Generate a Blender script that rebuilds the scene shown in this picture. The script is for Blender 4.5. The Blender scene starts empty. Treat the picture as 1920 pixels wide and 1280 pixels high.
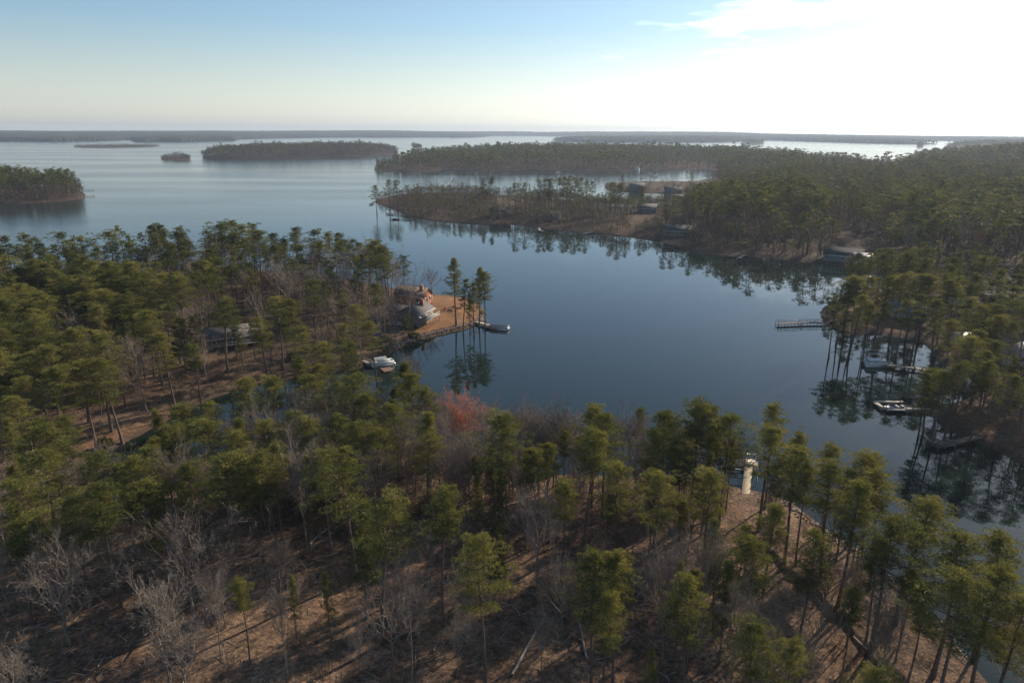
import bpy, math, random
import numpy as np
from mathutils import Vector, Matrix

random.seed(11)
rng = np.random.default_rng(11)
sc = bpy.context.scene
R_ = math.radians

# ---------------------------------------------------------------- camera
CAM_H = 65.0
FPX = 1279.0            # focal length in photo pixels (1920 wide)
PITCH, ROLL = 17.16, 0.25
cam_d = bpy.data.cameras.new('camera'); cam = bpy.data.objects.new('camera', cam_d)
sc.collection.objects.link(cam); sc.camera = cam
cam_d.sensor_width = 36.0; cam_d.lens = 36.0 * FPX / 1920.0
cam_d.clip_start = 1.0; cam_d.clip_end = 40000.0
CAMR = (Matrix.Rotation(R_(90 - PITCH), 3, 'X') @ Matrix.Rotation(R_(ROLL), 3, 'Z'))
cam.matrix_world = Matrix.Translation((0, 0, CAM_H)) @ CAMR.to_4x4()

# ---------------------------------------------------------------- sky
HAZE = 8.5e-5
SUN_EL, SUN_AZ = 24.0, 47.0     # azimuth clockwise from the view direction (+Y)
world = bpy.data.worlds.new('World'); sc.world = world; world.use_nodes = True
wn, wl = world.node_tree.nodes, world.node_tree.links
wn.clear()
def N(nodes, t, **kw):
    n = nodes.new(t)
    for k, v in kw.items():
        if k.startswith('i_'): n.inputs[k[2:].replace('_', ' ')].default_value = v
        else: setattr(n, k, v)
    return n
wout = N(wn, 'ShaderNodeOutputWorld'); wbg = N(wn, 'ShaderNodeBackground'); wbg.inputs['Strength'].default_value = 0.098
sky = N(wn, 'ShaderNodeTexSky', sky_type='NISHITA', sun_disc=False)
sky.sun_elevation = R_(SUN_EL); sky.sun_rotation = R_(SUN_AZ)
sky.altitude = 100; sky.air_density = 1.0; sky.dust_density = 0.5; sky.ozone_density = 2.0
wtc = N(wn, 'ShaderNodeTexCoord'); wsep = N(wn, 'ShaderNodeSeparateXYZ'); wmax = N(wn, 'ShaderNodeMath', operation='MAXIMUM')
wmax.inputs[1].default_value = 0.004
wcmb = N(wn, 'ShaderNodeCombineXYZ')
wl.new(wtc.outputs['Generated'], wsep.inputs[0]); wl.new(wsep.outputs['X'], wcmb.inputs['X']); wl.new(wsep.outputs['Y'], wcmb.inputs['Y'])
wl.new(wsep.outputs['Z'], wmax.inputs[0]); wl.new(wmax.outputs[0], wcmb.inputs['Z']); wl.new(wcmb.outputs[0], sky.inputs['Vector'])
# thin cloud deck, projected on a flat layer (direction / height)
wz = N(wn, 'ShaderNodeMath', operation='ADD'); wl.new(wmax.outputs[0], wz.inputs[0]); wz.inputs[1].default_value = 0.05
wdx = N(wn, 'ShaderNodeMath', operation='DIVIDE'); wl.new(wsep.outputs['X'], wdx.inputs[0]); wl.new(wz.outputs[0], wdx.inputs[1])
wdy = N(wn, 'ShaderNodeMath', operation='DIVIDE'); wl.new(wsep.outputs['Y'], wdy.inputs[0]); wl.new(wz.outputs[0], wdy.inputs[1])
wc2 = N(wn, 'ShaderNodeCombineXYZ'); wl.new(wdx.outputs[0], wc2.inputs['X']); wl.new(wdy.outputs[0], wc2.inputs['Y'])
wno = N(wn, 'ShaderNodeTexNoise'); wno.inputs['Scale'].default_value = 0.62; wno.inputs['Detail'].default_value = 8; wno.inputs['Roughness'].default_value = 0.6
wno.inputs['Distortion'].default_value = 0.35
wmap = N(wn, 'ShaderNodeMapping'); wmap.inputs['Location'].default_value = (.56, .13, 0.0)
wl.new(wc2.outputs[0], wmap.inputs['Vector']); wl.new(wmap.outputs[0], wno.inputs['Vector'])
wrp = N(wn, 'ShaderNodeValToRGB'); wrp.color_ramp.elements[0].position = 0.55; wrp.color_ramp.elements[1].position = 0.72
wl.new(wno.outputs['Fac'], wrp.inputs['Fac'])
wmx = N(wn, 'ShaderNodeMix', data_type='RGBA')
wfd = N(wn, 'ShaderNodeMapRange'); wl.new(wmax.outputs[0], wfd.inputs['Value']); wfd.inputs['From Min'].default_value = .05; wfd.inputs['From Max'].default_value = .14
wfm = N(wn, 'ShaderNodeMath', operation='MULTIPLY'); wmk = N(wn, 'ShaderNodeMapRange'); wl.new(wdx.outputs[0], wmk.inputs['Value']); wmk.inputs['From Min'].default_value = .2; wmk.inputs['From Max'].default_value = 1.2
wmm = N(wn, 'ShaderNodeMath', operation='MULTIPLY'); wl.new(wrp.outputs['Color'], wmm.inputs[0]); wl.new(wmk.outputs[0], wmm.inputs[1]); wl.new(wmm.outputs[0], wfm.inputs[0]); wl.new(wfd.outputs[0], wfm.inputs[1]); wl.new(wfm.outputs[0], wmx.inputs['Factor'])
wl.new(sky.outputs['Color'], wmx.inputs['A']); wmx.inputs['B'].default_value = (17, 17.5, 18.2, 1)
wwb = N(wn, 'ShaderNodeMix', data_type='RGBA', blend_type='MULTIPLY'); wwb.inputs['Factor'].default_value = 1.0; wwb.inputs['B'].default_value = (.97, 1.04, 1.08, 1)   # cool white balance
wbw = N(wn, 'ShaderNodeRGBToBW'); wl.new(wmx.outputs['Result'], wbw.inputs[0])
whz = N(wn, 'ShaderNodeMapRange'); wl.new(wmax.outputs[0], whz.inputs['Value']); whz.inputs['From Min'].default_value = 0; whz.inputs['From Max'].default_value = .13; whz.inputs['To Min'].default_value = .8; whz.inputs['To Max'].default_value = 0.0
wds = N(wn, 'ShaderNodeMix', data_type='RGBA'); wl.new(whz.outputs[0], wds.inputs['Factor']); wl.new(wmx.outputs['Result'], wds.inputs['A']); wpk = N(wn, 'ShaderNodeMix', data_type='RGBA', blend_type='MULTIPLY'); wpk.inputs['Factor'].default_value = 1; wl.new(wbw.outputs[0], wpk.inputs['A']); wpk.inputs['B'].default_value = (1.27, 1.19, 1.07, 1)
wl.new(wpk.outputs['Result'], wds.inputs['B'])
wl.new(wds.outputs['Result'], wwb.inputs['A']); wl.new(wwb.outputs['Result'], wbg.inputs['Color']); wl.new(wbg.outputs[0], wout.inputs['Surface'])

# ---------------------------------------------------------------- sun
sun_d = bpy.data.lights.new('sun', 'SUN'); sun_d.energy = 5.0; sun_d.angle = R_(0.6); sun_d.color = (1.0, 0.86, 0.68)
sun = bpy.data.objects.new('sun', sun_d); sc.collection.objects.link(sun)
sdir = Vector((math.sin(R_(SUN_AZ)) * math.cos(R_(SUN_EL)), math.cos(R_(SUN_AZ)) * math.cos(R_(SUN_EL)), math.sin(R_(SUN_EL))))
sun.rotation_euler = sdir.to_track_quat('Z', 'Y').to_euler(); sun.location = sdir * 300

vs = sc.view_settings; vs.view_transform = 'Standard'; vs.look = 'None'; vs.exposure = 0.3; vs.gamma = 1.0; vs.use_curve_mapping = False
cy = sc.cycles; cy.max_bounces = 8; cy.diffuse_bounces = 3; cy.glossy_bounces = 3; cy.transmission_bounces = 3; cy.transparent_max_bounces = 8
cy.volume_bounces = 0; cy.use_denoising = True; cy.sample_clamp_indirect = 6; cy.caustics_reflective = False; cy.caustics_refractive = False

# ---------------------------------------------------------------- pixel <-> world (photo pixels, for laying out the plan)
Rm = np.array(CAMR)
def unp(u, v, z=0.0):
    d = Rm @ np.array([(u - 960) / FPX, (640 - v) / FPX, -1.0])
    if d[2] > -1e-4: d[2] = -1e-4
    t = (z - CAM_H) / d[2]
    return (d[0] * t, d[1] * t)
def proj(p):
    q = (np.asarray(p, float) - np.array([0, 0, CAM_H])) @ Rm
    return 960 + FPX * q[..., 0] / -q[..., 2], 640 - FPX * q[..., 1] / -q[..., 2]

# ---------------------------------------------------------------- object helpers
def tag(o, label=None, cat=None, group=None, kind=None):
    if label: o['label'] = label
    if cat: o['category'] = cat
    if group: o['group'] = group
    if kind: o['kind'] = kind
    return o
def make_mesh(name, V, F, mats=(), smooth=False, attrs=None, mat_idx=None):
    """V (n,3); F list of arrays, each (m,k)"""
    if isinstance(F, np.ndarray): F = [F]
    F = [f for f in F if len(f)]
    me = bpy.data.meshes.new(name)
    V = np.ascontiguousarray(V, dtype=np.float32)
    loops = np.concatenate([f.ravel() for f in F]).astype(np.int32)
    tot = np.concatenate([np.full(len(f), f.shape[1], np.int32) for f in F])
    st = np.concatenate([[0], np.cumsum(tot)[:-1]]).astype(np.int32)
    me.vertices.add(len(V)); me.vertices.foreach_set('co', V.ravel())
    me.loops.add(len(loops)); me.loops.foreach_set('vertex_index', loops)
    me.polygons.add(len(tot)); me.polygons.foreach_set('loop_start', st); me.polygons.foreach_set('loop_total', tot)
    if smooth: me.polygons.foreach_set('use_smooth', np.ones(len(tot), bool))
    for m in mats: me.materials.append(m)
    if mat_idx is not None: me.polygons.foreach_set('material_index', mat_idx.astype(np.int32))
    if attrs:
        for k, a in attrs.items():
            if a.ndim == 1:
                at = me.attributes.new(k, 'FLOAT', 'POINT'); at.data.foreach_set('value', a.astype(np.float32))
            else:
                at = me.attributes.new(k, 'FLOAT_COLOR', 'POINT')
                c = np.ones((len(a), 4), np.float32); c[:, :3] = a; at.data.foreach_set('color', c.ravel())
    me.update(calc_edges=True)
    return me
def link(name, me, parent=None, loc=None):
    o = bpy.data.objects.new(name, me); sc.collection.objects.link(o)
    if parent is not None: o.parent = parent
    if loc is not None: o.location = loc
    return o
def empty(name, loc=(0, 0, 0), rz=0.0):
    o = bpy.data.objects.new(name, None); sc.collection.objects.link(o); o.location = loc; o.rotation_euler = (0, 0, rz)
    o.empty_display_size = 0.5
    return o

# ---------------------------------------------------------------- plan of the shores
def P(pts): return np.array([unp(u, v) for u, v in pts])
def smooth_poly(p, it=2):
    for _ in range(it):
        q = np.roll(p, -1, axis=0)
        p = np.stack([p * .75 + q * .25, p * .25 + q * .75], 1).reshape(-1, 2)
    return p
near_a = P([(905,600),(908,585),(902,572),(885,562),(858,556),(825,553),(790,550),(735,541),(690,532),(640,523),(560,513),(480,507),(400,503),(370,503),(300,511),(200,514),(120,516),(60,520),(0,528),(-200,545)])
near_w = np.array([[-420, 300], [-420, -60], [200, -60], [120, 30]])
near_b = P([(2080,1500),(1880,1320),(1805,1225),(1745,1153),(1697,1112),(1652,1070),(1617,1040),(1567,1006),(1522,972),(1480,943),(1440,926),(1395,919),(1340,908),(1290,899),(1200,896),(1100,894),(1000,891),(940,884),(890,866),(850,842),(800,825),(720,824),(640,830),(550,838),(450,850),(350,876),(250,922),(130,948),(60,936),(70,905),(110,886),(180,862),(260,815),(300,795),(345,768),(420,737),(500,719),(580,706),(640,697),(680,690),(705,676),(735,663),(752,650),(790,637),(830,627),(862,620),(890,612)])
NEAR = smooth_poly(np.concatenate([near_a, near_w, near_b]))
main_a = P([(698,378),(720,386),(745,396),(770,408),(800,413),(850,418),(900,421),(960,420),(1010,428),(1060,433),(1100,437),(1150,441),(1200,447),(1250,456),(1300,472),(1360,480),(1430,482),(1500,490),(1560,497),(1620,505),(1680,512),(1715,522),(1690,532),(1640,541),(1590,553),(1555,568),(1538,584),(1542,600),(1556,615),(1575,626),(1600,630),(1650,628),(1690,632),(1722,642),(1745,655),(1765,680),(1790,690),(1810,705),(1830,728),(1828,742),(1800,750),(1765,758),(1740,766),(1748,782),(1762,797),(1785,808),(1815,822),(1850,838),(1885,853),(1920,870),(2000,905),(2200,1000),(2500,1150)])
main_w = np.array([[400, 0], [1500, -50], [2600, 400], [4200, 2000]])
main_b = P([(2500,285),(2300,285),(1920,287),(1800,290),(1760,297),(1700,310),(1650,320),(1620,318),(1580,308),(1500,301),(1400,296),(1340,292),(1250,290),(1130,288),(1000,289),(900,291),(800,296),(770,300),(740,308),(705,314),(699,321),(740,323),(800,322),(838,318),(842,316),(860,321),(920,322),(1000,321),(1060,321),(1110,323),(1160,322),(1230,318),(1300,317),(1345,320),(1352,330),(1300,342),(1250,341),(1150,342),(1128,350),(1150,360),(1250,363),(1300,366),(1290,378),(1250,386),(1200,388),(1140,388),(1100,380),(1050,374),(950,366),(850,362),(780,362),(730,368)])
MAIN = smooth_poly(np.concatenate([main_a, main_w, main_b]))
ISL = {
 'F0': [(-300,395),(-100,388),(0,382),(60,380),(120,377),(158,372),(162,366),(150,358),(100,352),(0,350),(-300,352)],
 'F1a': [(300,300),(335,302),(355,301),(358,297),(340,294),(305,295)],
 'F1': [(375,296),(390,298),(480,298),(560,296),(640,294),(744,290),(745,286),(640,284),(500,287),(400,290)],
 'F3': [(135,276),(160,278),(250,277),(300,275),(298,273),(200,272),(140,274)],
 'F4': [(770,281),(782,283),(794,281),(785,279)],
 'F5': [(1390,270),(1400,271),(1432,270),(1432,267),(1392,268)],
 'F6': [(1719,275),(1730,276),(1731,272),(1720,272)],
 'F8': [(1770,281),(1850,280),(2300,279),(2300,272),(1850,272),(1780,275)],
}
ISL = {k: smooth_poly(P(v), 1) for k, v in ISL.items()}
F7 = smooth_poly(P([(1030,266),(1100,266),(1200,267),(1300,267),(1380,266),(1430,263),(1400,261),(1200,261),(1050,263)]), 1)
RMAX = 10500.0
far_a = P([(-500,270),(-200,268),(0,265),(100,266),(200,264),(243,262),(250,266),(350,266),(440,264),(448,261),(530,259),(640,258),(740,258),(840,257.5),(850,258.5),(905,257),(925,255),(1000,255),(1100,257),(1200,258),(1280,259),(1400,262),(1500,265),(1600,268),(1690,270),(1760,270),(1700,266),(1760,264),(1900,266),(2000,269),(2400,273)])
far_w = np.array([[RMAX * math.sin(a), RMAX * math.cos(a)] for a in np.radians(np.linspace(62, -62, 40))])
FAR = np.concatenate([far_a, far_w])
ALL = {'NEAR': NEAR, 'MAIN': MAIN, 'FAR': FAR, 'F7': F7, **ISL}

def sdist(pts, poly, cap=None):
    """signed distance, + inside"""
    pts = np.asarray(pts, float); out = np.full(len(pts), -1e9)
    lo, hi = poly.min(0), poly.max(0)
    m = 60.0
    near = ((pts[:, 0] > lo[0] - m) & (pts[:, 0] < hi[0] + m) & (pts[:, 1] > lo[1] - m) & (pts[:, 1] < hi[1] + m))
    idx = np.nonzero(near)[0]
    a = poly; b = np.roll(poly, -1, axis=0); ab = b - a; L2 = (ab ** 2).sum(1) + 1e-12
    for s in range(0, len(idx), 20000):
        ii = idx[s:s + 20000]; p = pts[ii].astype(np.float32)
        best = np.full(len(p), 1e18, np.float32); ins = np.zeros(len(p), bool)
        for k in range(len(a)):
            dx = p[:, 0] - a[k, 0]; dy = p[:, 1] - a[k, 1]
            t = np.clip((dx * ab[k, 0] + dy * ab[k, 1]) / L2[k], 0, 1)
            ex = dx - t * ab[k, 0]; ey = dy - t * ab[k, 1]
            np.minimum(best, ex * ex + ey * ey, out=best)
            if a[k, 1] != b[k, 1]:
                c = ((a[k, 1] > p[:, 1]) != (b[k, 1] > p[:, 1])) & (p[:, 0] < ab[k, 0] * (p[:, 1] - a[k, 1]) / ab[k, 1] + a[k, 0])
                ins ^= c
        out[ii] = np.where(ins, 1, -1) * np.sqrt(best)
    return out
def vnoise(x, y, seed=0):
    xi = np.floor(x).astype(np.int64); yi = np.floor(y).astype(np.int64); fx = x - xi; fy = y - yi
    fx = fx * fx * (3 - 2 * fx); fy = fy * fy * (3 - 2 * fy)
    def h(a, b):
        n = (a * 374761393 + b * 668265263 + seed * 1442695041) & 0xffffffff
        n = ((n ^ (n >> 13)) * 1274126177) & 0xffffffff
        return ((n ^ (n >> 16)) & 0xffff) / 65535.0
    return (h(xi, yi) * (1 - fx) + h(xi + 1, yi) * fx) * (1 - fy) + (h(xi, yi + 1) * (1 - fx) + h(xi + 1, yi + 1) * fx) * fy
def fbm(x, y, seed=0, o=3):
    s = 0; a = .5
    for k in range(o): s = s + a * vnoise(x, y, seed + k); x = x * 2.03; y = y * 2.03; a *= .5
    return s / (1 - .5 ** o)
# old bank that crosses the near wood (photo: a dark ledge)
BANK = np.array([unp(u, v, 2.0) for u, v in [(-160,1285),(0,1243),(210,1198),(450,1135),(640,1087),(740,1055),(850,1044),(960,1026),(1080,1015),(1180,1003),(1290,992),(1380,1000),(1450,1045),(1480,1078),(1530,1120),(1600,1190),(1660,1245),(1740,1320)]])
def bank_d(pts):
    best = np.full(len(pts), 1e9); side = np.zeros(len(pts))
    for k in range(len(BANK) - 1):
        a, b = BANK[k], BANK[k + 1]; ab = b - a
        t = np.clip(((pts - a) @ ab) / (ab @ ab), 0, 1); e = pts - a - t[:, None] * ab
        d = np.hypot(e[:, 0], e[:, 1]); s = np.sign(ab[0] * e[:, 1] - ab[1] * e[:, 0])
        m = d < best; best[m] = d[m]; side[m] = s[m]
    return best * side    # + on the far (water) side
def height(pts, want_id=False):
    pts = np.atleast_2d(np.asarray(pts, float)); x, y = pts[:, 0], pts[:, 1]
    z = np.full(len(pts), -3.0); rid = np.zeros(len(pts), np.int8); dd = np.full(len(pts), -60.0)
    r = np.hypot(x, y)
    for k, (nm, poly) in enumerate(ALL.items()):
        d = sdist(pts, poly)
        d = d + (fbm(x / 6, y / 6, 5) - .5) * np.clip(r / 90, .8, 3.0)
        m = d > dd; dd[m] = d[m]
        if nm == 'NEAR': hz = 0.5 * np.clip(d / .8, -1, 1) + 2.4 * (1 - np.exp(-np.maximum(d, 0) / 22)) + (fbm(x / 14, y / 14, 9) - .5) * 1.0 * np.clip(d / 10, 0, 1)
        elif nm == 'MAIN':
            hill = 7 * (1 - np.exp(-np.maximum(d, 0) / 60))
            hill += 9 * np.exp(-(((x - 260) / 500) ** 2 + ((y - 1750) / 280) ** 2)) * np.clip(d / 80, 0, 1)
            hill += 22 * np.exp(-(((x - 1150) / 420) ** 2 + ((y - 1250) / 450) ** 2)) * np.clip(d / 150, 0, 1)
            hz = 0.5 * np.clip(d / 1.2, -1, 1) + hill
        elif nm == 'FAR':
            az = np.degrees(np.arctan2(x, y))
            top = np.interp(az, [-60, -37, -25, -12, 0, 10, 20, 30, 40, 60], [22, 22, 26, 40, 62, 58, 26, 10, 6, 6])
            hz = np.clip(d / 4, -1, 1) + top * np.clip(d / 1500, 0, 1) ** .7 * (.75 + .5 * fbm(x / 900, y / 900, 3))
        elif nm in ('F1', 'F8'): hz = .5 * np.clip(d / 3, -1, 1) + 14 * (1 - np.exp(-np.maximum(d, 0) / 50))
        elif nm == 'F7': hz = .5 * np.clip(d / 3, -1, 1) + 12 * (1 - np.exp(-np.maximum(d, 0) / 90))
        elif nm == 'F3': hz = .8 * np.clip(d / 3, -1, 1)
        else: hz = .8 * np.clip(d / 3, -1, 1) + 2.5 * (1 - np.exp(-np.maximum(d, 0) / 30))
        hz = np.where(d < -4, np.maximum(-3.0, hz + .3 * (d + 4)), hz)
        m = hz > z; z[m] = hz[m]; rid[m] = k + 1
    m = (r < 200) & (rid == 1)
    if m.any():
        b = bank_d(pts[m]) + (fbm(x[m] / 2.2, y[m] / 2.2, 77) - .5) * 1.6; z[m] += np.where(b > 0, .95 * np.exp(-b / 9), 0) * np.clip(np.abs(b) / .5, 0, 1) * np.clip(fbm(x[m] / 9, y[m] / 9, 71) * 2.4 - .2, .25, 1)
    return (z, rid, dd) if want_id else z
# ---------------------------------------------------------------- materials
def new_mat(name):
    m = bpy.data.materials.new(name); m.use_nodes = True
    nt = m.node_tree; nt.nodes.clear()
    out = nt.nodes.new('ShaderNodeOutputMaterial'); b = nt.nodes.new('ShaderNodeBsdfPrincipled')
    nt.links.new(b.outputs[0], out.inputs['Surface'])
    return m, nt, b, out
def noise(nt, scale, detail=4, rough=.55, vec=None, dim='3D'):
    n = nt.nodes.new('ShaderNodeTexNoise'); n.inputs['Scale'].default_value = scale; n.inputs['Detail'].default_value = detail
    n.inputs['Roughness'].default_value = rough
    if vec is not None: nt.links.new(vec, n.inputs['Vector'])
    return n
def ramp(nt, fac, stops):
    r = nt.nodes.new('ShaderNodeValToRGB'); e = r.color_ramp.elements
    while len(e) < len(stops): e.new(.5)
    for q, (p, c) in zip(e, stops): q.position = p; q.color = (*c, 1) if len(c) == 3 else c
    nt.links.new(fac, r.inputs['Fac']); return r
def mixc(nt, fac, a, b, mode='MIX'):
    m = nt.nodes.new('ShaderNodeMix'); m.data_type = 'RGBA'; m.blend_type = mode
    for s, v in (('Factor', fac), ('A', a), ('B', b)):
        if hasattr(v, 'links') or isinstance(v, bpy.types.NodeSocket): nt.links.new(v, m.inputs[s])
        elif s == 'Factor': m.inputs[s].default_value = v
        else: m.inputs[s].default_value = (*v, 1) if len(v) == 3 else v
    return m.outputs['Result']
def objcoord(nt):
    return nt.nodes.new('ShaderNodeTexCoord').outputs['Object']
def simple(name, col, rough=.8, var=.25, scale=2.0, metal=0.0, bump=0.0):
    m, nt, b, out = new_mat(name); co = objcoord(nt); n = noise(nt, scale, 5, .6, co)
    lo = tuple(c * (1 - var) for c in col); hi = tuple(min(1, c * (1 + var)) for c in col)
    r = ramp(nt, n.outputs['Fac'], [(.3, lo), (.7, hi)]); nt.links.new(r.outputs[0], b.inputs['Base Color'])
    b.inputs['Roughness'].default_value = rough; b.inputs['Metallic'].default_value = metal
    if bump:
        bp = nt.nodes.new('ShaderNodeBump'); bp.inputs['Strength'].default_value = bump; bp.inputs['Distance'].default_value = .05
        n2 = noise(nt, scale * 6, 4, .6, co); nt.links.new(n2.outputs['Fac'], bp.inputs['Height']); nt.links.new(bp.outputs[0], b.inputs['Normal'])
    return m

# ---------------------------------------------------------------- terrain sheet (fine near, coarse far)
AZ = np.radians(np.linspace(-62, 62, 860)); RR = 18 * (RMAX / 18) ** (np.linspace(0, 1, 860))
AA, RG = np.meshgrid(AZ, RR); gx = (np.sin(AA) * RG).ravel(); gy = (np.cos(AA) * RG).ravel()
GP = np.stack([gx, gy], 1)
gz, gid, gd = height(GP, True)
gz = gz - 3.0 * (np.hypot(gx, gy) / RMAX > .999)
nr, nc = AA.shape
ii = (np.arange(nr - 1)[:, None] * nc + np.arange(nc - 1)[None]).ravel()
quads = np.stack([ii, ii + 1, ii + nc + 1, ii + nc], 1)[:, ::-1]
# drop sheet far under open water
deep = (gz < -2.5); keep = ~deep[quads].all(1)
# ground cover colour zones: 0 wood litter, 1 pale tan grass (lawns); stays with the place
LAWNS = [P(p) for p in [
 [(905,600),(906,580),(880,562),(850,558),(800,556),(775,570),(800,590),(775,612),(770,640),(800,632),(860,618)],
 [(100,888),(180,860),(300,795),(330,770),(300,770),(200,815),(90,860)],
 [(1540,586),(1560,575),(1720,590),(1740,625),(1690,630),(1600,628),(1556,612)],
 [(1765,680),(1750,656),(1800,650),(1850,690),(1840,700),(1810,702)],
 [(1750,770),(1800,752),(1860,745),(1960,800),(1960,880),(1850,835)],
 [(1130,440),(1110,430),(1150,420),(1230,405),(1240,414),(1190,445)],
 [(690,380),(720,386),(745,396),(760,385),(720,374)],[(780,408),(840,400),(850,416),(800,412)],
 [(1240,318),(1345,322),(1340,312),(1250,310)]]]
lawn = np.zeros(len(gx))
for q in LAWNS:
    d = sdist(GP, q); lawn = np.maximum(lawn, np.clip(d / 3, 0, 1) * (1 if q is LAWNS[0] else .45 if np.hypot(*q[0]) < 300 else .2))
V = np.stack([gx, gy, gz], 1)
gm, nt, b, out = new_mat('forest_floor'); co = objcoord(nt)
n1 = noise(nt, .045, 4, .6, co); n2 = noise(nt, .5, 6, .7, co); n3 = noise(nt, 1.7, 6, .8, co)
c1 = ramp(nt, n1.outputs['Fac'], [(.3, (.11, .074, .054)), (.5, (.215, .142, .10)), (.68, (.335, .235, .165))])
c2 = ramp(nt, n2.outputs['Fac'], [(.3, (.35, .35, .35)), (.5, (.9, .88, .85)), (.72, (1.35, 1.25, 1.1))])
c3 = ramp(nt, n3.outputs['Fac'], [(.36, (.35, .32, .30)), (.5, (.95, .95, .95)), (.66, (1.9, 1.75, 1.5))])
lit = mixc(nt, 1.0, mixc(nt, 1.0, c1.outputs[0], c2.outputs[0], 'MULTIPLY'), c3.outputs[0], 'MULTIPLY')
n4 = noise(nt, .25, 5, .65, co); lw = ramp(nt, n4.outputs['Fac'], [(.3, (.20, .115, .05)), (.6, (.36, .18, .085)), (.8, (.42, .25, .13))])
lw2 = mixc(nt, .5, lw.outputs[0], c3.outputs[0], 'MULTIPLY')
at = nt.nodes.new('ShaderNodeAttribute'); at.attribute_name = 'lawn'
col = mixc(nt, at.outputs['Fac'], lit, lw2)
gr = noise(nt, .09, 4, .6, co); gmask = ramp(nt, gr.outputs['Fac'], [(.60, (0, 0, 0)), (.72, (.45, .45, .45))])
col = mixc(nt, gmask.outputs[0], col, (.06, .07, .025))
at3 = nt.nodes.new('ShaderNodeAttribute'); at3.attribute_name = 'shade_tint'  # shade of overhanging trees, painted into the ground colour
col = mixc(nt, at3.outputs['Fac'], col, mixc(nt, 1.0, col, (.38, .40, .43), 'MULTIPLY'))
at2 = nt.nodes.new('ShaderNodeAttribute'); at2.attribute_name = 'mud'
col = mixc(nt, at2.outputs['Fac'], col, (.085, .055, .038))
nt.links.new(col, b.inputs['Base Color']); b.inputs['Roughness'].default_value = .95; b.inputs['Specular IOR Level'].default_value = .15
bp = nt.nodes.new('ShaderNodeBump'); bp.inputs['Strength'].default_value = .9; bp.inputs['Distance'].default_value = .35
nt.links.new(n3.outputs['Fac'], bp.inputs['Height']); nt.links.new(bp.outputs[0], b.inputs['Normal'])
shade_amt = np.where(gid == 1, .55 * np.clip((np.hypot(gx, gy) - 120) / 60, 0, 1) * (gx < 40), .95) * (1 - .8 * lawn)  # painted tree shade: far shores and left wood darker, lawns mostly spared
mud = np.clip(1 - (gd - .3) / 1.8, 0, 1) * .9
me = make_mesh('ground', V, quads[keep], [gm], True, {'lawn': lawn, 'mud': mud, 'shade_tint': shade_amt})
tag(link('ground', me), kind='structure')

# ---------------------------------------------------------------- water: one flat sheet
wm, nt, b, out = new_mat('lake_water'); co = objcoord(nt)
b.inputs['Base Color'].default_value = (.012, .021, .016, 1); b.inputs['IOR'].default_value = 1.333
geo = nt.nodes.new('ShaderNodeNewGeometry'); sp = nt.nodes.new('ShaderNodeSeparateXYZ'); nt.links.new(geo.outputs['Position'], sp.inputs[0])
# breeze: the open lake is ruffled, the coves are calm (streaks of both where they meet)
mp = nt.nodes.new('ShaderNodeMapping'); mp.inputs['Rotation'].default_value = (0, 0, .35); mp.inputs['Scale'].default_value = (.35, 1.5, 1)
nt.links.new(co, mp.inputs['Vector'])
st = noise(nt, .006, 4, .6, mp.outputs[0])
mr = nt.nodes.new('ShaderNodeMapRange'); mr.inputs['From Min'].default_value = 420; mr.inputs['From Max'].default_value = 800
# distance from the calm cove towards the open lake (north-west): y - 0.55 x
ad = nt.nodes.new('ShaderNodeMath'); ad.operation = 'MULTIPLY_ADD'; ad.inputs[1].default_value = -.9
nt.links.new(sp.outputs['X'], ad.inputs[0]); nt.links.new(sp.outputs['Y'], ad.inputs[2]); nt.links.new(ad.outputs[0], mr.inputs['Value'])
sr = ramp(nt, st.outputs['Fac'], [(.36, (.5, .5, .5)), (.60, (1, 1, 1))])
mu = nt.nodes.new('ShaderNodeMath'); mu.operation = 'MULTIPLY'; nt.links.new(mr.outputs[0], mu.inputs[0]); nt.links.new(sr.outputs[0], mu.inputs[1])
rg = nt.nodes.new('ShaderNodeMath'); rg.operation = 'MULTIPLY_ADD'; rg.inputs[1].default_value = .13; rg.inputs[2].default_value = .03
nt.links.new(mu.outputs[0], rg.inputs[0]); nt.links.new(rg.outputs[0], b.inputs['Roughness'])
w1 = noise(nt, .9, 3, .5, co); w2 = noise(nt, .12, 3, .5, co)
wa = nt.nodes.new('ShaderNodeMath'); wa.operation = 'MULTIPLY_ADD'; wa.inputs[1].default_value = 3.0
nt.links.new(w2.outputs['Fac'], wa.inputs[0]); nt.links.new(w1.outputs['Fac'], wa.inputs[2])
bs = nt.nodes.new('ShaderNodeMath'); bs.operation = 'MULTIPLY_ADD'; bs.inputs[1].default_value = .38; bs.inputs[2].default_value = .02
nt.links.new(mu.outputs[0], bs.inputs[0])
bp = nt.nodes.new('ShaderNodeBump'); bp.inputs['Distance'].default_value = .12; nt.links.new(bs.outputs[0], bp.inputs['Strength'])
nt.links.new(wa.outputs[0], bp.inputs['Height']); nt.links.new(bp.outputs[0], b.inputs['Normal'])
aw = np.radians(np.linspace(-180, 180, 97)[:-1])
Vw = [[0, 0, 0]]; Fw3 = []; Fw4 = []
rw = [60, 400, 2000, RMAX]
for r in rw: Vw += [[math.sin(a) * (r if abs(math.degrees(a)) < 63 else min(r, 700)), math.cos(a) * (r if abs(math.degrees(a)) < 63 else min(r, 700 * r / RMAX)), 0] for a in aw]
n = len(aw)
for k in range(n): Fw3.append([0, 1 + (k + 1) % n, 1 + k])
for j in range(3):
    for k in range(n): Fw4.append([1 + j * n + k, 1 + j * n + (k + 1) % n, 1 + (j + 1) * n + (k + 1) % n, 1 + (j + 1) * n + k])
me = make_mesh('water', np.array(Vw, float), [np.array(Fw3), np.array(Fw4)], [wm])
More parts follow.
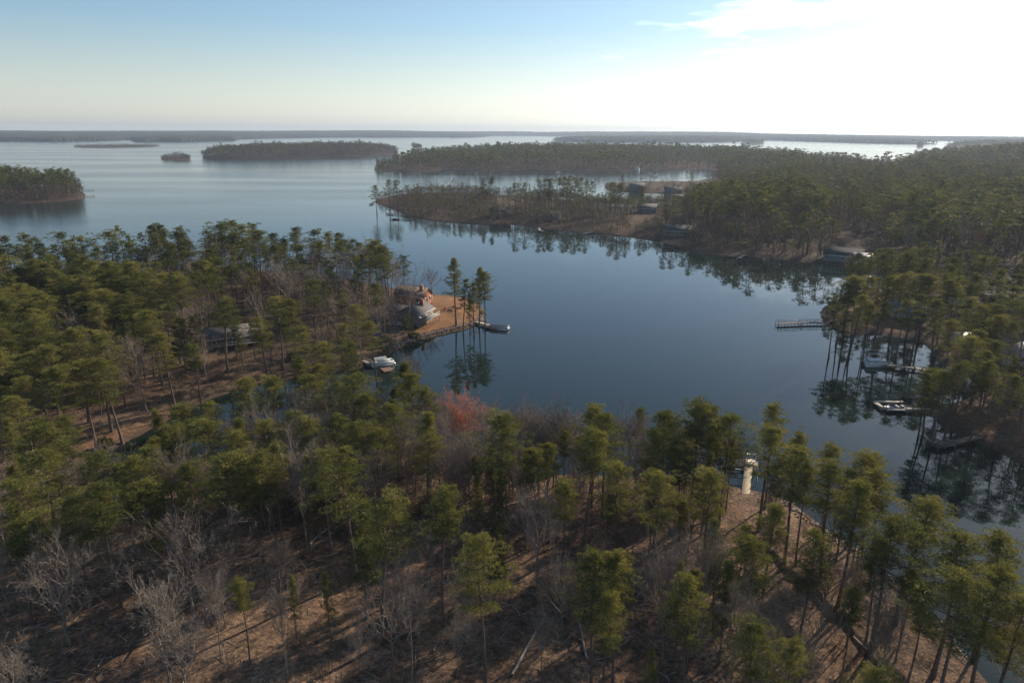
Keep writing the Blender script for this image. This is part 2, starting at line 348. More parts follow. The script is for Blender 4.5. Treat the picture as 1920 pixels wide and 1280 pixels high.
tag(link('water', me), kind='structure')
# ---------------------------------------------------------------- vegetation materials
def foliage_mat(name, dark, mid, light, trans=.28):
    m, nt, b, out = new_mat(name)
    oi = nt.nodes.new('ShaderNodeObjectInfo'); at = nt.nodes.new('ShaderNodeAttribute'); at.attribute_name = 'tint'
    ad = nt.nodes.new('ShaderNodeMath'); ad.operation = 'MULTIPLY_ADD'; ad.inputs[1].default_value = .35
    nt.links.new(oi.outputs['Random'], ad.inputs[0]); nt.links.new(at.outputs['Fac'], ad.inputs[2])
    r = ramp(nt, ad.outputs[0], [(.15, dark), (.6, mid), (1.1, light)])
    nt.links.new(r.outputs[0], b.inputs['Base Color']); b.inputs['Roughness'].default_value = .7; b.inputs['Specular IOR Level'].default_value = .08
    t = nt.nodes.new('ShaderNodeBsdfTranslucent'); sx = nt.nodes.new('ShaderNodeMixShader'); sx.inputs[0].default_value = trans
    br = mixc(nt, 1.0, r.outputs[0], (1.5, 1.35, .7), 'MULTIPLY'); nt.links.new(br, t.inputs['Color'])
    nt.links.new(b.outputs[0], sx.inputs[1]); nt.links.new(t.outputs[0], sx.inputs[2]); nt.links.new(sx.outputs[0], out.inputs['Surface'])
    return m
M_NEEDLE = foliage_mat('pine_needles', (.048, .062, .022), (.135, .145, .045), (.26, .24, .075))
M_LEAF = foliage_mat('evergreen_leaves', (.03, .045, .018), (.05, .07, .025), (.09, .10, .04), .2)
M_RED = foliage_mat('red_buds', (.30, .08, .06), (.42, .14, .11), (.5, .22, .18), .3)
M_RUST = foliage_mat('rusty_leaves', (.12, .05, .02), (.2, .09, .04), (.26, .14, .07), .3)
def bark_mat(name, lo, hi):
    m, nt, b, out = new_mat(name); co = objcoord(nt)
    n = noise(nt, 3.0, 5, .7, co); oi = nt.nodes.new('ShaderNodeObjectInfo')
    r = ramp(nt, n.outputs['Fac'], [(.3, lo), (.7, hi)])
    vr = ramp(nt, oi.outputs['Random'], [(0, (.75, .75, .75)), (1, (1.2, 1.2, 1.2))])
    nt.links.new(mixc(nt, 1.0, r.outputs[0], vr.outputs[0], 'MULTIPLY'), b.inputs['Base Color']); b.inputs['Roughness'].default_value = .9
    b.inputs['Specular IOR Level'].default_value = .2
    return m
M_PBARK = bark_mat('pine_bark', (.075, .052, .040), (.17, .125, .10))
M_GBARK = bark_mat('grey_bark', (.11, .09, .072), (.24, .205, .165))
M_TWIG = bark_mat('twigs', (.19, .15, .12), (.33, .275, .225))
M_TWIGS = foliage_mat('fine_twigs', (.085, .062, .048), (.15, .112, .088), (.24, .18, .14), .15)
M_DEAD = bark_mat('dead_wood', (.30, .25, .2), (.5, .44, .37))

def unit(v): return v / (np.linalg.norm(v, axis=-1, keepdims=True) + 1e-9)
def prisms(P0, P1, r0, r1, n=3):
    """open prisms for many segments -> verts, quads"""
    P0, P1 = np.asarray(P0, float), np.asarray(P1, float); m = len(P0)
    r0 = np.broadcast_to(r0, m); r1 = np.broadcast_to(r1, m)
    d = unit(P1 - P0); up = np.where(np.abs(d[:, 2:3]) > .9, [[1., 0, 0]], [[0, 0, 1.]])
    a = unit(np.cross(d, up)); b_ = np.cross(d, a)
    an = np.linspace(0, 2 * np.pi, n, endpoint=False)
    ring = a[:, None] * np.cos(an)[None, :, None] + b_[:, None] * np.sin(an)[None, :, None]
    V = np.concatenate([P0[:, None] + ring * r0[:, None, None], P1[:, None] + ring * r1[:, None, None]], 1).reshape(-1, 3)
    base = (np.arange(m) * 2 * n)[:, None]; k = np.arange(n); k2 = (k + 1) % n
    F = np.stack([base + k, base + k2, base + n + k2, base + n + k], -1).reshape(-1, 4)
    return V, F
def tube(path, rad, n=7):
    path = np.asarray(path, float); rad = np.asarray(rad, float); m = len(path)
    d = unit(np.gradient(path, axis=0)); ref = np.where(np.abs(d[:, 2:3]) > .95, [[1., 0, 0]], [[0, 0, 1.]])
    a = unit(np.cross(d, ref)); b_ = np.cross(d, a); an = np.linspace(0, 2 * np.pi, n, endpoint=False)
    V = (path[:, None] + (a[:, None] * np.cos(an)[None, :, None] + b_[:, None] * np.sin(an)[None, :, None]) * rad[:, None, None]).reshape(-1, 3)
    F = [[j * n + k, j * n + (k + 1) % n, (j + 1) * n + (k + 1) % n, (j + 1) * n + k] for j in range(m - 1) for k in range(n)]
    return V, np.array(F)
def merge(parts):
    V = []; F = []; o = 0
    for v, f in parts:
        if len(v) == 0: continue
        V.append(v); F.append(f + o); o += len(v)
    return np.concatenate(V), np.concatenate(F)

def pine_geo(seed, h=22.0, crown0=.55, cw=3.4, style=0, lod=0):
    """returns trunk (V,F), crown wood(V,F), needles (V,F tris), tint"""
    g = np.random.default_rng(seed)
    lean = g.normal(0, .25, 2); zz = np.linspace(0, 1, [9, 7, 4, 3][lod])
    cx = lean[0] * zz ** 2 + .18 * np.sin(zz * 5 + g.uniform(0, 6)); cyy = lean[1] * zz ** 2 + .18 * np.sin(zz * 4 + g.uniform(0, 6))
    cx -= cx[0]; cyy -= cyy[0]
    path = np.stack([cx, cyy, zz * h * .97 - .3], 1); rb = .24 * h / 22
    rad = rb * (1 - .82 * zz) * np.where(zz < .05, 1.35, 1)
    trunk = tube(path, rad, [8, 5, 4, 3][lod])
    def at(z): return np.stack([np.interp(z, zz * h, cx), np.interp(z, zz * h, cyy), z], -1)
    nb = [54, 32, 14, 6][lod]
    t = (np.arange(nb) + g.uniform(0, 1, nb)) / nb
    z0 = h * (crown0 + (1 - crown0) * .93 * t)
    if style == 0: prof = np.sin(np.pi * np.clip(.22 + .72 * t, 0, 1)) ** .8          # rounded
    elif style == 1: prof = 1.02 - .72 * t                                            # conical
    else: prof = np.where(t < .45, .55 + .3 * t, 1.0 - .55 * (t - .45) / .55)          # flat-topped
    L = cw * prof * g.uniform(.55, 1.18, nb)
    az = np.arange(nb) * 2.39996 + g.normal(0, .4, nb)
    side = 1 + .22 * np.cos(az - g.uniform(0, 6.28)); L = L * side
    el = np.radians(np.interp(t, [0, 1], [2, 48]) + g.normal(0, 8, nb))
    B0 = at(z0); dirv = np.stack([np.cos(az) * np.cos(el), np.sin(az) * np.cos(el), np.sin(el)], 1)
    mid = B0 + dirv * (L * .55)[:, None] + [0, 0, -.12]; end = B0 + dirv * L[:, None]; end[:, 2] += .18 * L
    wood = []
    if lod < 3:
        wood.append(prisms(B0, mid, .055 * L / 3 + .02, .035, 3))
        if lod < 2: wood.append(prisms(mid, end, .035, .012, 3))
    # dead stubs on the bare bole
    if lod < 2:
        ns = 9; zs = h * g.uniform(.28, crown0, ns); a2 = g.uniform(0, 6.28, ns); S0 = at(zs)
        S1 = S0 + np.stack([np.cos(a2), np.sin(a2), g.uniform(-.2, .4, ns)], 1) * g.uniform(.4, 1.7, ns)[:, None]
        wood.append(prisms(S0, S1, .03, .012, 3))
    # clumps of needles on the outer part of every limb
    nc = [4, 3, 2, 2][lod]; fr = np.linspace(.42, 1.0, nc)
    C = (B0[:, None] + (end - B0)[:, None] * fr[None, :, None]); C = C + g.normal(0, 1, C.shape) * (np.array([.42, .42, .16]) * (L / 3)[:, None, None])
    C = C.reshape(-1, 3); LL = np.repeat(L, nc)
    top = at(np.array([h * .96, h * .99])) ; C = np.concatenate([C, top]); LL = np.concatenate([LL, [2.2, 1.6]])
    az_c = np.concatenate([np.repeat(az, nc), [0, 1]])
    cr = (.36 + .13 * LL) * g.uniform(.7, 1.25, len(C)); 
    keepc = g.uniform(0, 1, len(C)) > .24; C = C[keepc]; cr = cr[keepc]
    nn = [60, 30, 10, 6][lod]; m = len(C)
    q = unit(g.normal(0, 1, (m, nn, 3))); q[..., 2] = np.abs(q[..., 2]) * .9 - .25
    rr_ = g.uniform(.45, 1.0, (m, nn, 1)) ** .6
    pos = C[:, None] + q * rr_ * cr[:, None, None] * np.array([1, 1, .55])
    nl = [.36, .55, .95, 1.9][lod]; nw = [.075, .17, .5, 1.2][lod]
    dr = unit(q + g.normal(0, .55, q.shape) + np.array([0, 0, .35]))
    sd = unit(np.cross(dr, unit(g.normal(0, 1, dr.shape))))
    ln = nl * g.uniform(.6, 1.3, (m, nn, 1)); wd = nw * g.uniform(.6, 1.4, (m, nn, 1))
    a = pos - sd * wd * .5; b_ = pos + sd * wd * .5; c = pos + dr * ln
    V = np.stack([a, b_, c], 2).reshape(-1, 3); F = np.arange(len(V)).reshape(-1, 3)
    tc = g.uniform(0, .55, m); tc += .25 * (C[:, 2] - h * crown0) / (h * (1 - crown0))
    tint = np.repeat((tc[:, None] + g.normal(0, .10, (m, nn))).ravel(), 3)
    return trunk, (merge(wood) if wood else (np.zeros((0, 3)), np.zeros((0, 4), int))), (V, F), np.clip(tint, 0, 1)

def twig_tris(g, C, n, R, RZ, ln, wd):
    """fine twigs as slivers spread through an ovoid crown"""
    q = unit(g.normal(0, 1, (n, 3))); rr_ = g.uniform(.25, 1, (n, 1)) ** .5
    pos = C + q * rr_ * np.array([R, R, RZ]); dr = unit(q * [1, 1, .6] + g.normal(0, .35, q.shape) + [0, 0, .8]); sd = unit(np.cross(dr, unit(g.normal(0, 1, dr.shape))))
    L = ln * g.uniform(.6, 1.3, (n, 1)); W = wd * g.uniform(.6, 1.4, (n, 1))
    V = np.stack([pos - sd * W / 2, pos + sd * W / 2, pos + dr * L], 1).reshape(-1, 3); return V, np.arange(n * 3).reshape(-1, 3)
def tri4(F): return np.concatenate([F, F[:, 2:3]], 1)
def bare_geo(seed, h=14.0, spread=.9, lod=0, fork=.35, lift=.25):
    """deciduous tree in winter: trunk + recursive limbs"""
    g = np.random.default_rng(seed)
    if lod >= 2:
        zt = h * .5; trunk = tube([[0, 0, -.2], [.1, 0, zt * .5], [0, .1, zt]], [.18, .14, .09], 3)
        k = [7, 4][lod - 2]; az = np.arange(k) * 2.4; e = np.stack([np.cos(az) * h * .26 * spread, np.sin(az) * h * .26 * spread, h * g.uniform(.62, .95, k)], 1)
        limbs = prisms(np.tile([[0, 0, zt * .7]], (k, 1)), e, .08, .03, 3)
        n = [150, 55][lod - 2]; ln, wd = [(1.9, .15), (2.8, .38)][lod - 2]
        tw = twig_tris(g, np.array([0, 0, h * .56]), n, h * .28 * spread, h * .36, ln, wd)
        V = np.concatenate([limbs[0], tw[0]]); return trunk, (V, [limbs[1], tw[1] + len(limbs[0])])
    tr = .16 * h / 14 + .03
    zz = np.linspace(0, 1, 6); cx = np.cumsum(g.normal(0, .10, 6)) * h / 14; cyy = np.cumsum(g.normal(0, .10, 6)) * h / 14; cx -= cx[0]; cyy -= cyy[0]
    top = h * (fork + .25)
    path = np.stack([cx, cyy, zz * top - .2], 1); trunk = tube(path, tr * (1 - .45 * zz), [7, 5, 3, 3][lod])
    segs = []; 
    n1 = [9, 7, 5, 4][lod]
    tt = np.linspace(fork / (fork + .25), 1, n1) ; p = np.stack([np.interp(tt, zz, cx), np.interp(tt, zz, cyy), tt * top], 1)
    az = np.arange(n1) * 2.4 + g.uniform(0, 6); ct = .95 - .75 * (np.arange(n1) / n1)
    d = unit(np.stack([np.cos(az) * ct * spread, np.sin(az) * ct * spread, np.full(n1, .75) + .5 * (1 - ct)], 1))
    L = h * .34 * g.uniform(.75, 1.15, n1); r = np.full(n1, tr * .5)
    levels = [5, 4, 3, 2][lod]; kids = [[3, 3, 3, 3, 3], [3, 3, 3, 3], [3, 3, 3], [3, 3]][lod]
    minr = [.011, .02, .045, .09][lod]
    for lv in range(levels):
        # each branch is two bent segments
        m1 = p + d * (L * .5)[:, None]; d2 = unit(d + g.normal(0, .22, d.shape) + [0, 0, .10]); e = m1 + d2 * (L * .5)[:, None]
        segs.append((p, m1, r, r * .82, lv)); segs.append((m1, e, r * .82, r * .6, lv))
        if lv == levels - 1: break
        k = kids[lv]; m = len(p)
        f = np.tile(np.linspace(.45, 1.0, k), m); src = np.repeat(np.arange(m), k)
        t2 = (f - .5) * 2
        np_ = np.where((f < .5)[:, None], p[src] + (m1 - p)[src] * (f * 2)[:, None], m1[src] + (e - m1)[src] * t2[:, None])
        perp = unit(np.cross(d2[src], unit(g.normal(0, 1, (m * k, 3)))))
        nd = unit(d2[src] * .85 + perp * g.uniform(.45, .95, (m * k, 1)) + [0, 0, lift])
        nd = np.where((f >= .99)[:, None], unit(d2[src] + perp * .3), nd)
        L = L[src] * g.uniform(.5, .78, m * k); r = np.maximum(r[src] * g.uniform(.5, .62, m * k), minr); p = np_; d = nd
    parts = [prisms(a, b_, np.maximum(ra, minr), np.maximum(rb, minr), 3 if (lv > 0 or lod > 0) else 5) for a, b_, ra, rb, lv in segs]
    mg = merge(parts); nt_ = [5, 3][lod]; e3 = np.repeat(m1 + (e - m1) * .3, nt_, 0); dd_ = unit(np.repeat(d2, nt_, 0) + g.normal(0, .5, e3.shape) + [0, 0, .3]); sd = unit(np.cross(dd_, g.normal(0, 1, e3.shape))) * [.016, .026][lod]
    f0 = g.uniform(-.3, .6, (len(e3), 1)) * np.repeat(L, nt_)[:, None]; e3 = e3 + np.repeat(d2, nt_, 0) * f0 * .5; tp = e3 + dd_ * g.uniform(.5, 1.1, (len(e3), 1)) * [.9, 1.2][lod]
    V3 = np.stack([e3 - sd, e3 + sd, tp], 1).reshape(-1, 3); return trunk, (np.concatenate([mg[0], V3]), [mg[1], np.arange(len(V3)).reshape(-1, 3) + len(mg[0])])

# prototypes -------------------------------------------------------------
PINE_SPECS = [ # seed, crown0, cw, style
 (1, .55, 3.5, 0), (2, .60, 3.9, 0), (3, .50, 3.1, 0), (4, .64, 3.6, 2), (5, .42, 3.0, 1), (6, .58, 3.2, 2), (7, .66, 2.7, 0), (8, .48, 3.6, 0), (9, .30, 2.7, 1), (10, .72, 2.1, 0), (41, .40, 3.6, 0), (42, .36, 3.3, 2)]
PH = 22.0
def build_pine(spec, lod):
    s, c0, cw, st = spec
    tr, wd, nd, tint = pine_geo(s, PH, c0, cw, st, lod)
    return tr, wd, nd, tint
def pine_proto(spec, lod):
    tr, wd, nd, tint = build_pine(spec, lod)
    mt = make_mesh('pine_trunk', *tr, mats=[M_PBARK], smooth=True)
    V = np.concatenate([wd[0], nd[0]]); t = np.concatenate([np.zeros(len(wd[0])), tint])
    mi = np.concatenate([np.zeros(len(wd[1])), np.ones(len(nd[1]))])
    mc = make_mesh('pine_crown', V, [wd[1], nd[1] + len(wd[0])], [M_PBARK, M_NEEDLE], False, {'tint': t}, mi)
    return mt, mc
PINES0 = [pine_proto(s, 0) for s in PINE_SPECS]
PINES1 = [pine_proto(s, 1) for s in PINE_SPECS]
BARE_SPECS = [(21, 14, .95, .30), (22, 13, .75, .4), (23, 14, 1.1, .25), (24, 12, .55, .45), (25, 14, .7, .35), (26, 13, .5, .5)]
BH = 14.0
def bare_proto(spec, lod, mat=None):
    s, h, sp_, fk = spec
    tr, br = bare_geo(s, BH, sp_, lod, fk)
    return make_mesh('bare_trunk', *tr, mats=[M_GBARK], smooth=True), make_mesh('bare_branches', *br, mats=[mat or M_TWIG])
BARE0 = [bare_proto(s, 0) for s in BARE_SPECS]
BARE1 = [bare_proto(s, 1) for s in BARE_SPECS]
BARE2 = [bare_proto(s, 2) for s in BARE_SPECS]
# ---------------------------------------------------------------- where the trees stand
def ground_at(x, y): return float(height([(x, y)])[0])
def tree_from_top(u, v, h):
    """plan position of a tree of height h whose top was seen at pixel (u, v)"""
    z = 2.0
    for _ in range(4):
        x, y = unp(u, v, z + h); z = max(ground_at(x, y), 0.3)
    return x, y, z
# (u, v, height, prototype, width scale)
TOPS = [
 (908,1010,20.5,0,1.0),(823,918,20,3,.95),(700,945,20,1,1.0),(672,935,18,8,.9),(650,838,21,7,1.05),(1160,862,19,1,.95),(1235,885,19,0,1.0),(1057,907,17,6,.9),
 (1120,1032,19,2,.95),(1163,1035,18,6,.85),(1137,1112,16,5,.85),(930,872,16,8,.75),(900,880,14,8,.7),(945,777,22,1,1.0),(1103,805,20,3,1.05),(1140,768,20,2,1.0),
 (1117,763,19,6,.9),(987,843,17,6,.85),(1250,763,20,2,1.1),(1230,800,18,0,1.0),(1307,757,21,3,.95),(1353,759,21,2,1.0),(1370,776,20,7,.9),(1457,767,19,3,.8),(1447,797,19,0,1.1),
 (1503,813,17,5,.8),(1500,845,19,0,1.1),(1567,836,16,3,.9),(1620,846,17,0,1.1),(1648,856,16,1,1.0),(1290,822,18,0,.95),(1340,889,18,1,1.1),(1520,870,17,1,1.0),
 (1360,966,17,8,.85),(1435,1007,17,0,1.1),(1450,950,17,2,1.0),(1530,990,17,7,.95),(1572,882,18,1,1.1),(1610,905,19,2,1.0),(1667,897,18,3,1.1),(1727,936,19,3,1.2),(1677,972,20,0,1.15),
 (1810,1000,20,1,1.15),(1882,1002,18,5,1.1),(1820,1075,20,0,1.1),(1880,1057,20,7,1.05),(1912,1110,18,2,1.0),(1305,1066,17,2,1.05),(1432,1167,15,0,1.15),(1500,1197,14,7,1.1),(1640,1242,13,1,1.1),
 (1283,1035,15,8,.8),(1233,1207,9,8,.8),(1713,1074,13,6,.8),(1740,1095,15,5,.8),(1660,1010,16,2,.8),(1466,852,16,5,.8),(300,832,17,2,1.0),(352,872,17,0,1.0),(540,772,17,3,1.0),(577,792,17,1,1.0),(622,768,17,2,.9),(668,792,18,0,.95),(702,800,17,7,.9),(605,842,17,3,.9),(562,860,16,0,.9),(245,905,16,1,1.0),(165,850,17,0,1.0),(610,640,18,1,1.0),(700,600,17,2,.9),(560,610,19,0,.9),(490,600,19,3,1.0),(660,640,16,7,.9),(1330,838,16,8,.8),
 (238,855,18,2,1.05),(270,900,16,8,.9),(80,793,21,3,1.05),(63,838,19,0,1.1),(25,900,18,7,1.1),(120,930,17,1,1.15),(185,915,18,3,1.0),(10,965,16,2,1.1),(55,960,15,0,1.1),
 (63,547,23,7,1.15),(133,617,22,0,1.1),(177,631,22,1,1.1),(80,648,22,2,1.1),(20,660,22,3,1.1),(48,600,22,1,1.2),(10,560,23,0,1.2),(100,690,20,0,1.1),(30,740,19,2,1.1),(150,675,20,7,1.1),(200,665,20,2,1.1),
 (363,646,17,3,.95),(410,563,20,1,1.1),(283,581,20,0,1.1),(307,624,19,2,1.1),(517,556,21,1,1.0),(547,561,21,2,.9),(583,521,20,0,1.0),(450,709,18,0,1.0),(510,709,18,1,1.0),
 (560,676,18,3,1.0),(603,683,17,6,.9),(630,714,17,5,.9),(585,700,18,0,1.0),(390,748,16,2,.95),(343,758,17,0,1.1),(327,791,18,7,1.0),(397,784,18,1,1.0),(443,806,17,2,1.0),(407,851,19,1,1.15),(503,854,18,3,1.1),(490,788,17,0,1.0),(470,850,18,2,1.1),
 (657,704,20,0,1.15),(690,735,18,2,1.0),(753,678,20,4,1.15),(740,751,19,7,1.05),(797,764,20,4,1.05),(813,728,17,5,.85),(770,700,19,0,1.0),(660,571,18,7,1.1),(640,610,16,0,.9),
 (853,482,24,4,.95),(867,520,19,4,.9),(897,500,21,4,.95),(909,508,20,2,.9),(888,528,18,4,.85),(880,545,14,8,.7),
 (7,443,22,0,1.0),(43,441,22,3,1.1),(67,444,22,2,1.0),(113,436,23,0,1.1),(153,443,22,0,1.0),(200,434,23,1,1.25),(242,454,20,0,1.1),(290,443,22,2,1.1),(330,434,23,1,1.1),(353,446,22,2,1.3),
 (387,431,24,2,.9),(433,414,26,1,1.2),(467,418,25,2,1.15),(480,431,25,0,1.1),(517,458,21,1,1.0),(560,461,21,0,.9),(587,431,23,0,1.1),(617,438,23,3,.9),(632,436,22,6,.9),(660,449,22,2,1.0),(685,458,22,0,1.05),(707,453,24,1,1.1),(723,461,24,2,1.1),
 (410,420,25,1,1.1),(450,425,25,3,1.1),(20,520,21,0,1.0),(600,455,22,1,1.0),(640,452,22,5,1.0),(675,480,21,2,1.0),
 # peninsula across the water
 (704,347,20,0,1.1),(728,337,22,2,1.1),(744,338,22,2,1.1),(904,334,22,4,.9),(921,331,23,9,.6),(953,355,14,4,.8),(967,339,20,0,1.1),(985,340,19,2,1.0),(1012,336,21,1,1.0),(1022,335,21,3,1.0),
 (1035,335,21,2,1.0),(1048,333,21,6,1.1),(1058,331,22,1,1.1),(1070,330,22,2,1.1),(1078,332,22,0,1.1),(1090,334,21,1,1.1),(1102,338,20,2,1.1),(1112,340,20,7,1.1),(1064,334,21,0,1.1),(1029,336,20,3,1.0),
 (1147,341,20,2,1.1),(1161,345,20,0,1.1),(1168,328,20,3,.9),(1155,355,18,7,1.1),(1178,350,18,0,.9),(1205,352,17,2,1.0),(1298,318,20,3,1.2),(1250,372,17,1,1.1),(1268,370,17,0,1.1),(1288,350,20,2,1.1),(1300,362,20,0,1.1),
 # right bank
 (1585,530,20,0,1.0),(1600,520,21,3,1.1),(1615,525,21,1,1.1),(1640,520,21,0,1.1),(1660,515,22,2,1.1),(1690,512,22,1,1.2),(1720,512,22,7,1.1),(1745,515,22,0,1.2),(1570,560,18,2,.9),(1590,575,17,8,.9),(1610,550,20,2,1.0),
 (1780,525,21,1,1.1),(1800,520,21,2,1.1),(1815,560,20,0,1.1),(1840,570,20,7,1.1),(1770,560,20,2,1.1),(1700,560,19,0,.9),(1730,555,19,3,.9),(1660,565,18,6,.8),(1635,570,18,6,.8),(1820,630,19,1,1.1),(1870,640,18,0,1.1),
 (1775,695,17,2,1.1),(1755,690,16,7,1.1),(1800,680,18,1,1.0),(1745,700,15,8,.9),(1850,620,19,2,1.1),(1900,700,17,0,1.1),(1850,680,18,3,1.0),(1790,600,19,0,1.0),(1880,590,20,1,1.1),
]
pines = []   # x, y, z, h, proto, wscale
for u, v, h, pr, ws in TOPS:
    if v < 378 and u > 600 and pr < 4: h += 3; pr = 10 + pr % 2
    x, y, z = tree_from_top(u, v, h); pines.append((x, y, z, h, pr, ws * ((1.45 if u < 720 else 1.3 if u > 1600 or v < 860 else 1.12) if v > 690 else 1.5 if v < 475 and v > 400 and u < 740 else 1.4 if v > 400 or u > 1400 else 1.5), True))
BTOPS = [ # bare trees, top pixel, height, proto, width
 (90,1035,13,0,1.15),(335,993,14,2,1.2),(290,1138,11,3,.9),(330,1195,9,1,1.2),(728,1100,11,2,.9),(1000,792,13,4,1.0),(1040,795,13,3,1.1),(1080,800,12,4,1.0),(975,800,12,3,.9),
 (1010,800,12,1,1.0),(1100,790,13,2,1.0),(1180,800,12,1,.9),(1200,810,12,0,1.0),(258,660,15,1,.9),(480,560,14,4,.9),(765,678,9,3,.7),(785,690,9,5,.7),(740,508,14,0,1.2),(775,512,14,2,1.0),(808,515,12,3,.9),
 (715,525,12,4,1.0),(757,550,10,1,.9),(728,560,12,2,.9),(765,552,12,3,.8),(885,515,12,3,.7),(880,840,11,4,1.0),(905,850,11,3,.9),(330,900,12,5,1.0),(355,560,14,2,1.0),(560,830,13,3,.9),
 (1420,1060,11,2,1.0),(1560,1060,10,1,.9),(1010,960,12,1,1.0),(700,870,12,4,1.0),(560,900,13,5,1.0),(760,840,12,3,1.0),(1330,980,10,2,.9),(1060,1080,9,1,.9),(10,1240,8,1,1.0),
 (785,338,15,4,1.1),(800,335,16,2,1.1),(815,335,16,0,1.2),(845,330,17,2,1.3),(855,332,17,0,1.2),(870,338,15,4,1.1),(830,345,14,1,1.2),(1190,325,15,4,1.1),(1205,320,16,3,1.2),(1220,322,16,2,1.2),(1228,318,17,4,1.2),(1248,326,15,1,1.3),(1262,330,14,3,1.1),
 (770,385,10,1,1.3),(780,380,11,0,1.4),(865,385,11,1,1.3),(890,390,10,2,1.4),(1010,375,11,0,1.3),(1040,392,10,1,1.3),(1060,400,9,4,1.2),(1165,390,12,3,1.1),(1180,388,12,4,1.1),(1240,380,14,2,1.3),
]
bares = []
for u, v, h, pr, ws in BTOPS:
    x, y, z = tree_from_top(u, v, h); bares.append((x, y, z, h, pr, ws, True))

class Hash:
    def __init__(s, c=4.0): s.c = c; s.d = {}
    def add(s, x, y): s.d.setdefault((int(x // s.c), int(y // s.c)), []).append((x, y))
    def ok(s, x, y, r):
        k = int(r // s.c) + 1; cx, cy_ = int(x // s.c), int(y // s.c)
        for i in range(cx - k, cx + k + 1):
            for j in range(cy_ - k, cy_ + k + 1):
                for (a, b_) in s.d.get((i, j), ()):
                    if (a - x) ** 2 + (b_ - y) ** 2 < r * r: return False
        return True
HS = Hash()
for t in pines + bares: HS.add(t[0], t[1])
# open places: houses, lawns, drives
CLEAR = [P(p) for p in [
 [(905,600),(906,580),(880,562),(850,556),(810,556),(780,560),(745,580),(730,610),(745,640),(800,632),(860,618)],
 [(395,650),(430,612),(520,600),(560,640),(640,655),(650,690),(560,690),(470,665)],
 [(345,490),(410,490),(420,530),(370,545),(340,525)],
 [(130,905),(90,870),(180,820),(290,775),(330,775),(300,800)],
 [(1362,1010),(1368,900),(1432,900),(1432,1010)],
 [(1550,585),(1740,590),(1760,640),(1700,640),(1560,620)],
 [(1540,460),(1640,465),(1660,500),(1560,500)],
 [(1850,530),(1960,520),(1960,600),(1860,590)],
 [(1880,640),(1960,630),(1960,680),(1890,680)],
 [(1150,425),(1230,408),(1240,418),(1190,443)],[(925,355),(950,372),(940,380),(900,372)],[(935,385),(975,385),(975,400),(930,400)]]]
def clear_ok(pts):
    m = np.ones(len(pts), bool)
    for c in CLEAR: m &= sdist(pts, c) < 0
    return m
def scatter(poly, dens, rmin, kinds, seed, edge=1.5, clear=True, lst=None, hs=HS, band=None):
    """dens: square metres per tree"""
    g = np.random.default_rng(seed); lo, hi = poly.min(0), poly.max(0)
    nxt = np.roll(poly, -1, axis=0); area = abs((poly[:, 0] * nxt[:, 1] - nxt[:, 0] * poly[:, 1]).sum()) / 2; n = int(area / dens)
    pts = g.uniform(lo, hi, (int(np.prod(hi - lo) / dens * 2.6), 2)); pts = pts[sdist(pts, poly) > 0]
    if clear: pts = pts[clear_ok(pts)]
    z, rid, d = height(pts, True); m = (d > edge) & ((d < band) if band else True); pts = pts[m]; z = z[m]
    c = 0
    for (x, y), zz in zip(pts, z):
        if c >= n: break
        if not hs.ok(x, y, rmin): continue
        hs.add(x, y); c += 1
        kinds(g, x, y, float(zz))
def mk(pp, h0, h1, protos, w0=.85, w1=1.1, bh=(8, 14), bw=1.0):
    def f(g, x, y, z):
        hs_ = 1.0 if y < 150 else .66 + .62 * float(vnoise(np.float64(x / 24), np.float64(y / 24), 64))
        if g.uniform() < pp + 1.5 * (float(fbm(x / 45, y / 45, 61)) - .5) * (y > 170): pines.append((x, y, z, hs_ * g.uniform(h0, h1), int(g.choice(protos)), g.uniform(w0, w1) * (1.05 if y < 170 else 1.35), False))
        else: bares.append((x, y, z, hs_ * g.uniform(*bh), int(g.integers(0, 6)), g.uniform(.8, 1.1) * bw, False))
    return f
ZS = lambda pts: P(pts)
# near wood, thin stand of slender trees: right of centre towards the shore
scatter(ZS([(860,905),(1380,925),(1560,1010),(1700,1150),(1820,1330),(1250,1330),(1150,1100),(880,1010)]), 34, 2.6, mk(.40, 11, 17, [6, 6, 3, 8, 9], .6, .9, (7, 12), .8), 101)
scatter(ZS([(540,870),(860,850),(1400,920),(1400,960),(880,1010),(560,1000)]), 17, 2.0, mk(.14, 10, 16, [6, 3, 8, 9], .6, .9, (7, 12.5), .9), 102)
scatter(ZS([(-60,960),(350,905),(560,870),(620,1010),(640,1080),(430,1130),(-60,1240)]), 34, 3.0, mk(.40, 13, 18, [0, 2, 3, 6, 8], .75, 1.0, (7, 12), .9), 103)
scatter(ZS([(430,1150),(640,1100),(1100,1040),(1180,1330),(500,1330),(250,1330)]), 48, 4.0, mk(.22, 9, 14, [6, 3, 8], .6, .85, (5, 9), .8), 104)
# creek-side trees
scatter(ZS([(380,720),(640,697),(560,640),(470,640),(300,700),(300,770)]), 34, 3.4, mk(.45, 13, 19, [0, 2, 3, 7], .8, 1.0, (9, 13)), 105)
scatter(ZS([(560,700),(640,696),(735,662),(742,640),(700,600),(560,640)]), 36, 3.2, mk(.5, 11, 18, [0, 2, 3, 7], .8, 1.0, (8, 12)), 118)
# left wood, dense
scatter(ZS([(-260,905),(60,880),(250,770),(420,640),(400,600),(-260,640)]), 34, 3.8, mk(.75, 17, 22, [0, 1, 2, 3, 7], .95, 1.2, (10, 15)), 106)
scatter(ZS([(-300,660),(420,640),(560,620),(740,600),(760,560),(700,536),(480,508),(0,530),(-300,548)]), 36, 4.0, mk(.60, 15, 21, [0, 1, 2, 3, 7, 5], .95, 1.25, (10, 16), 1.1), 107)
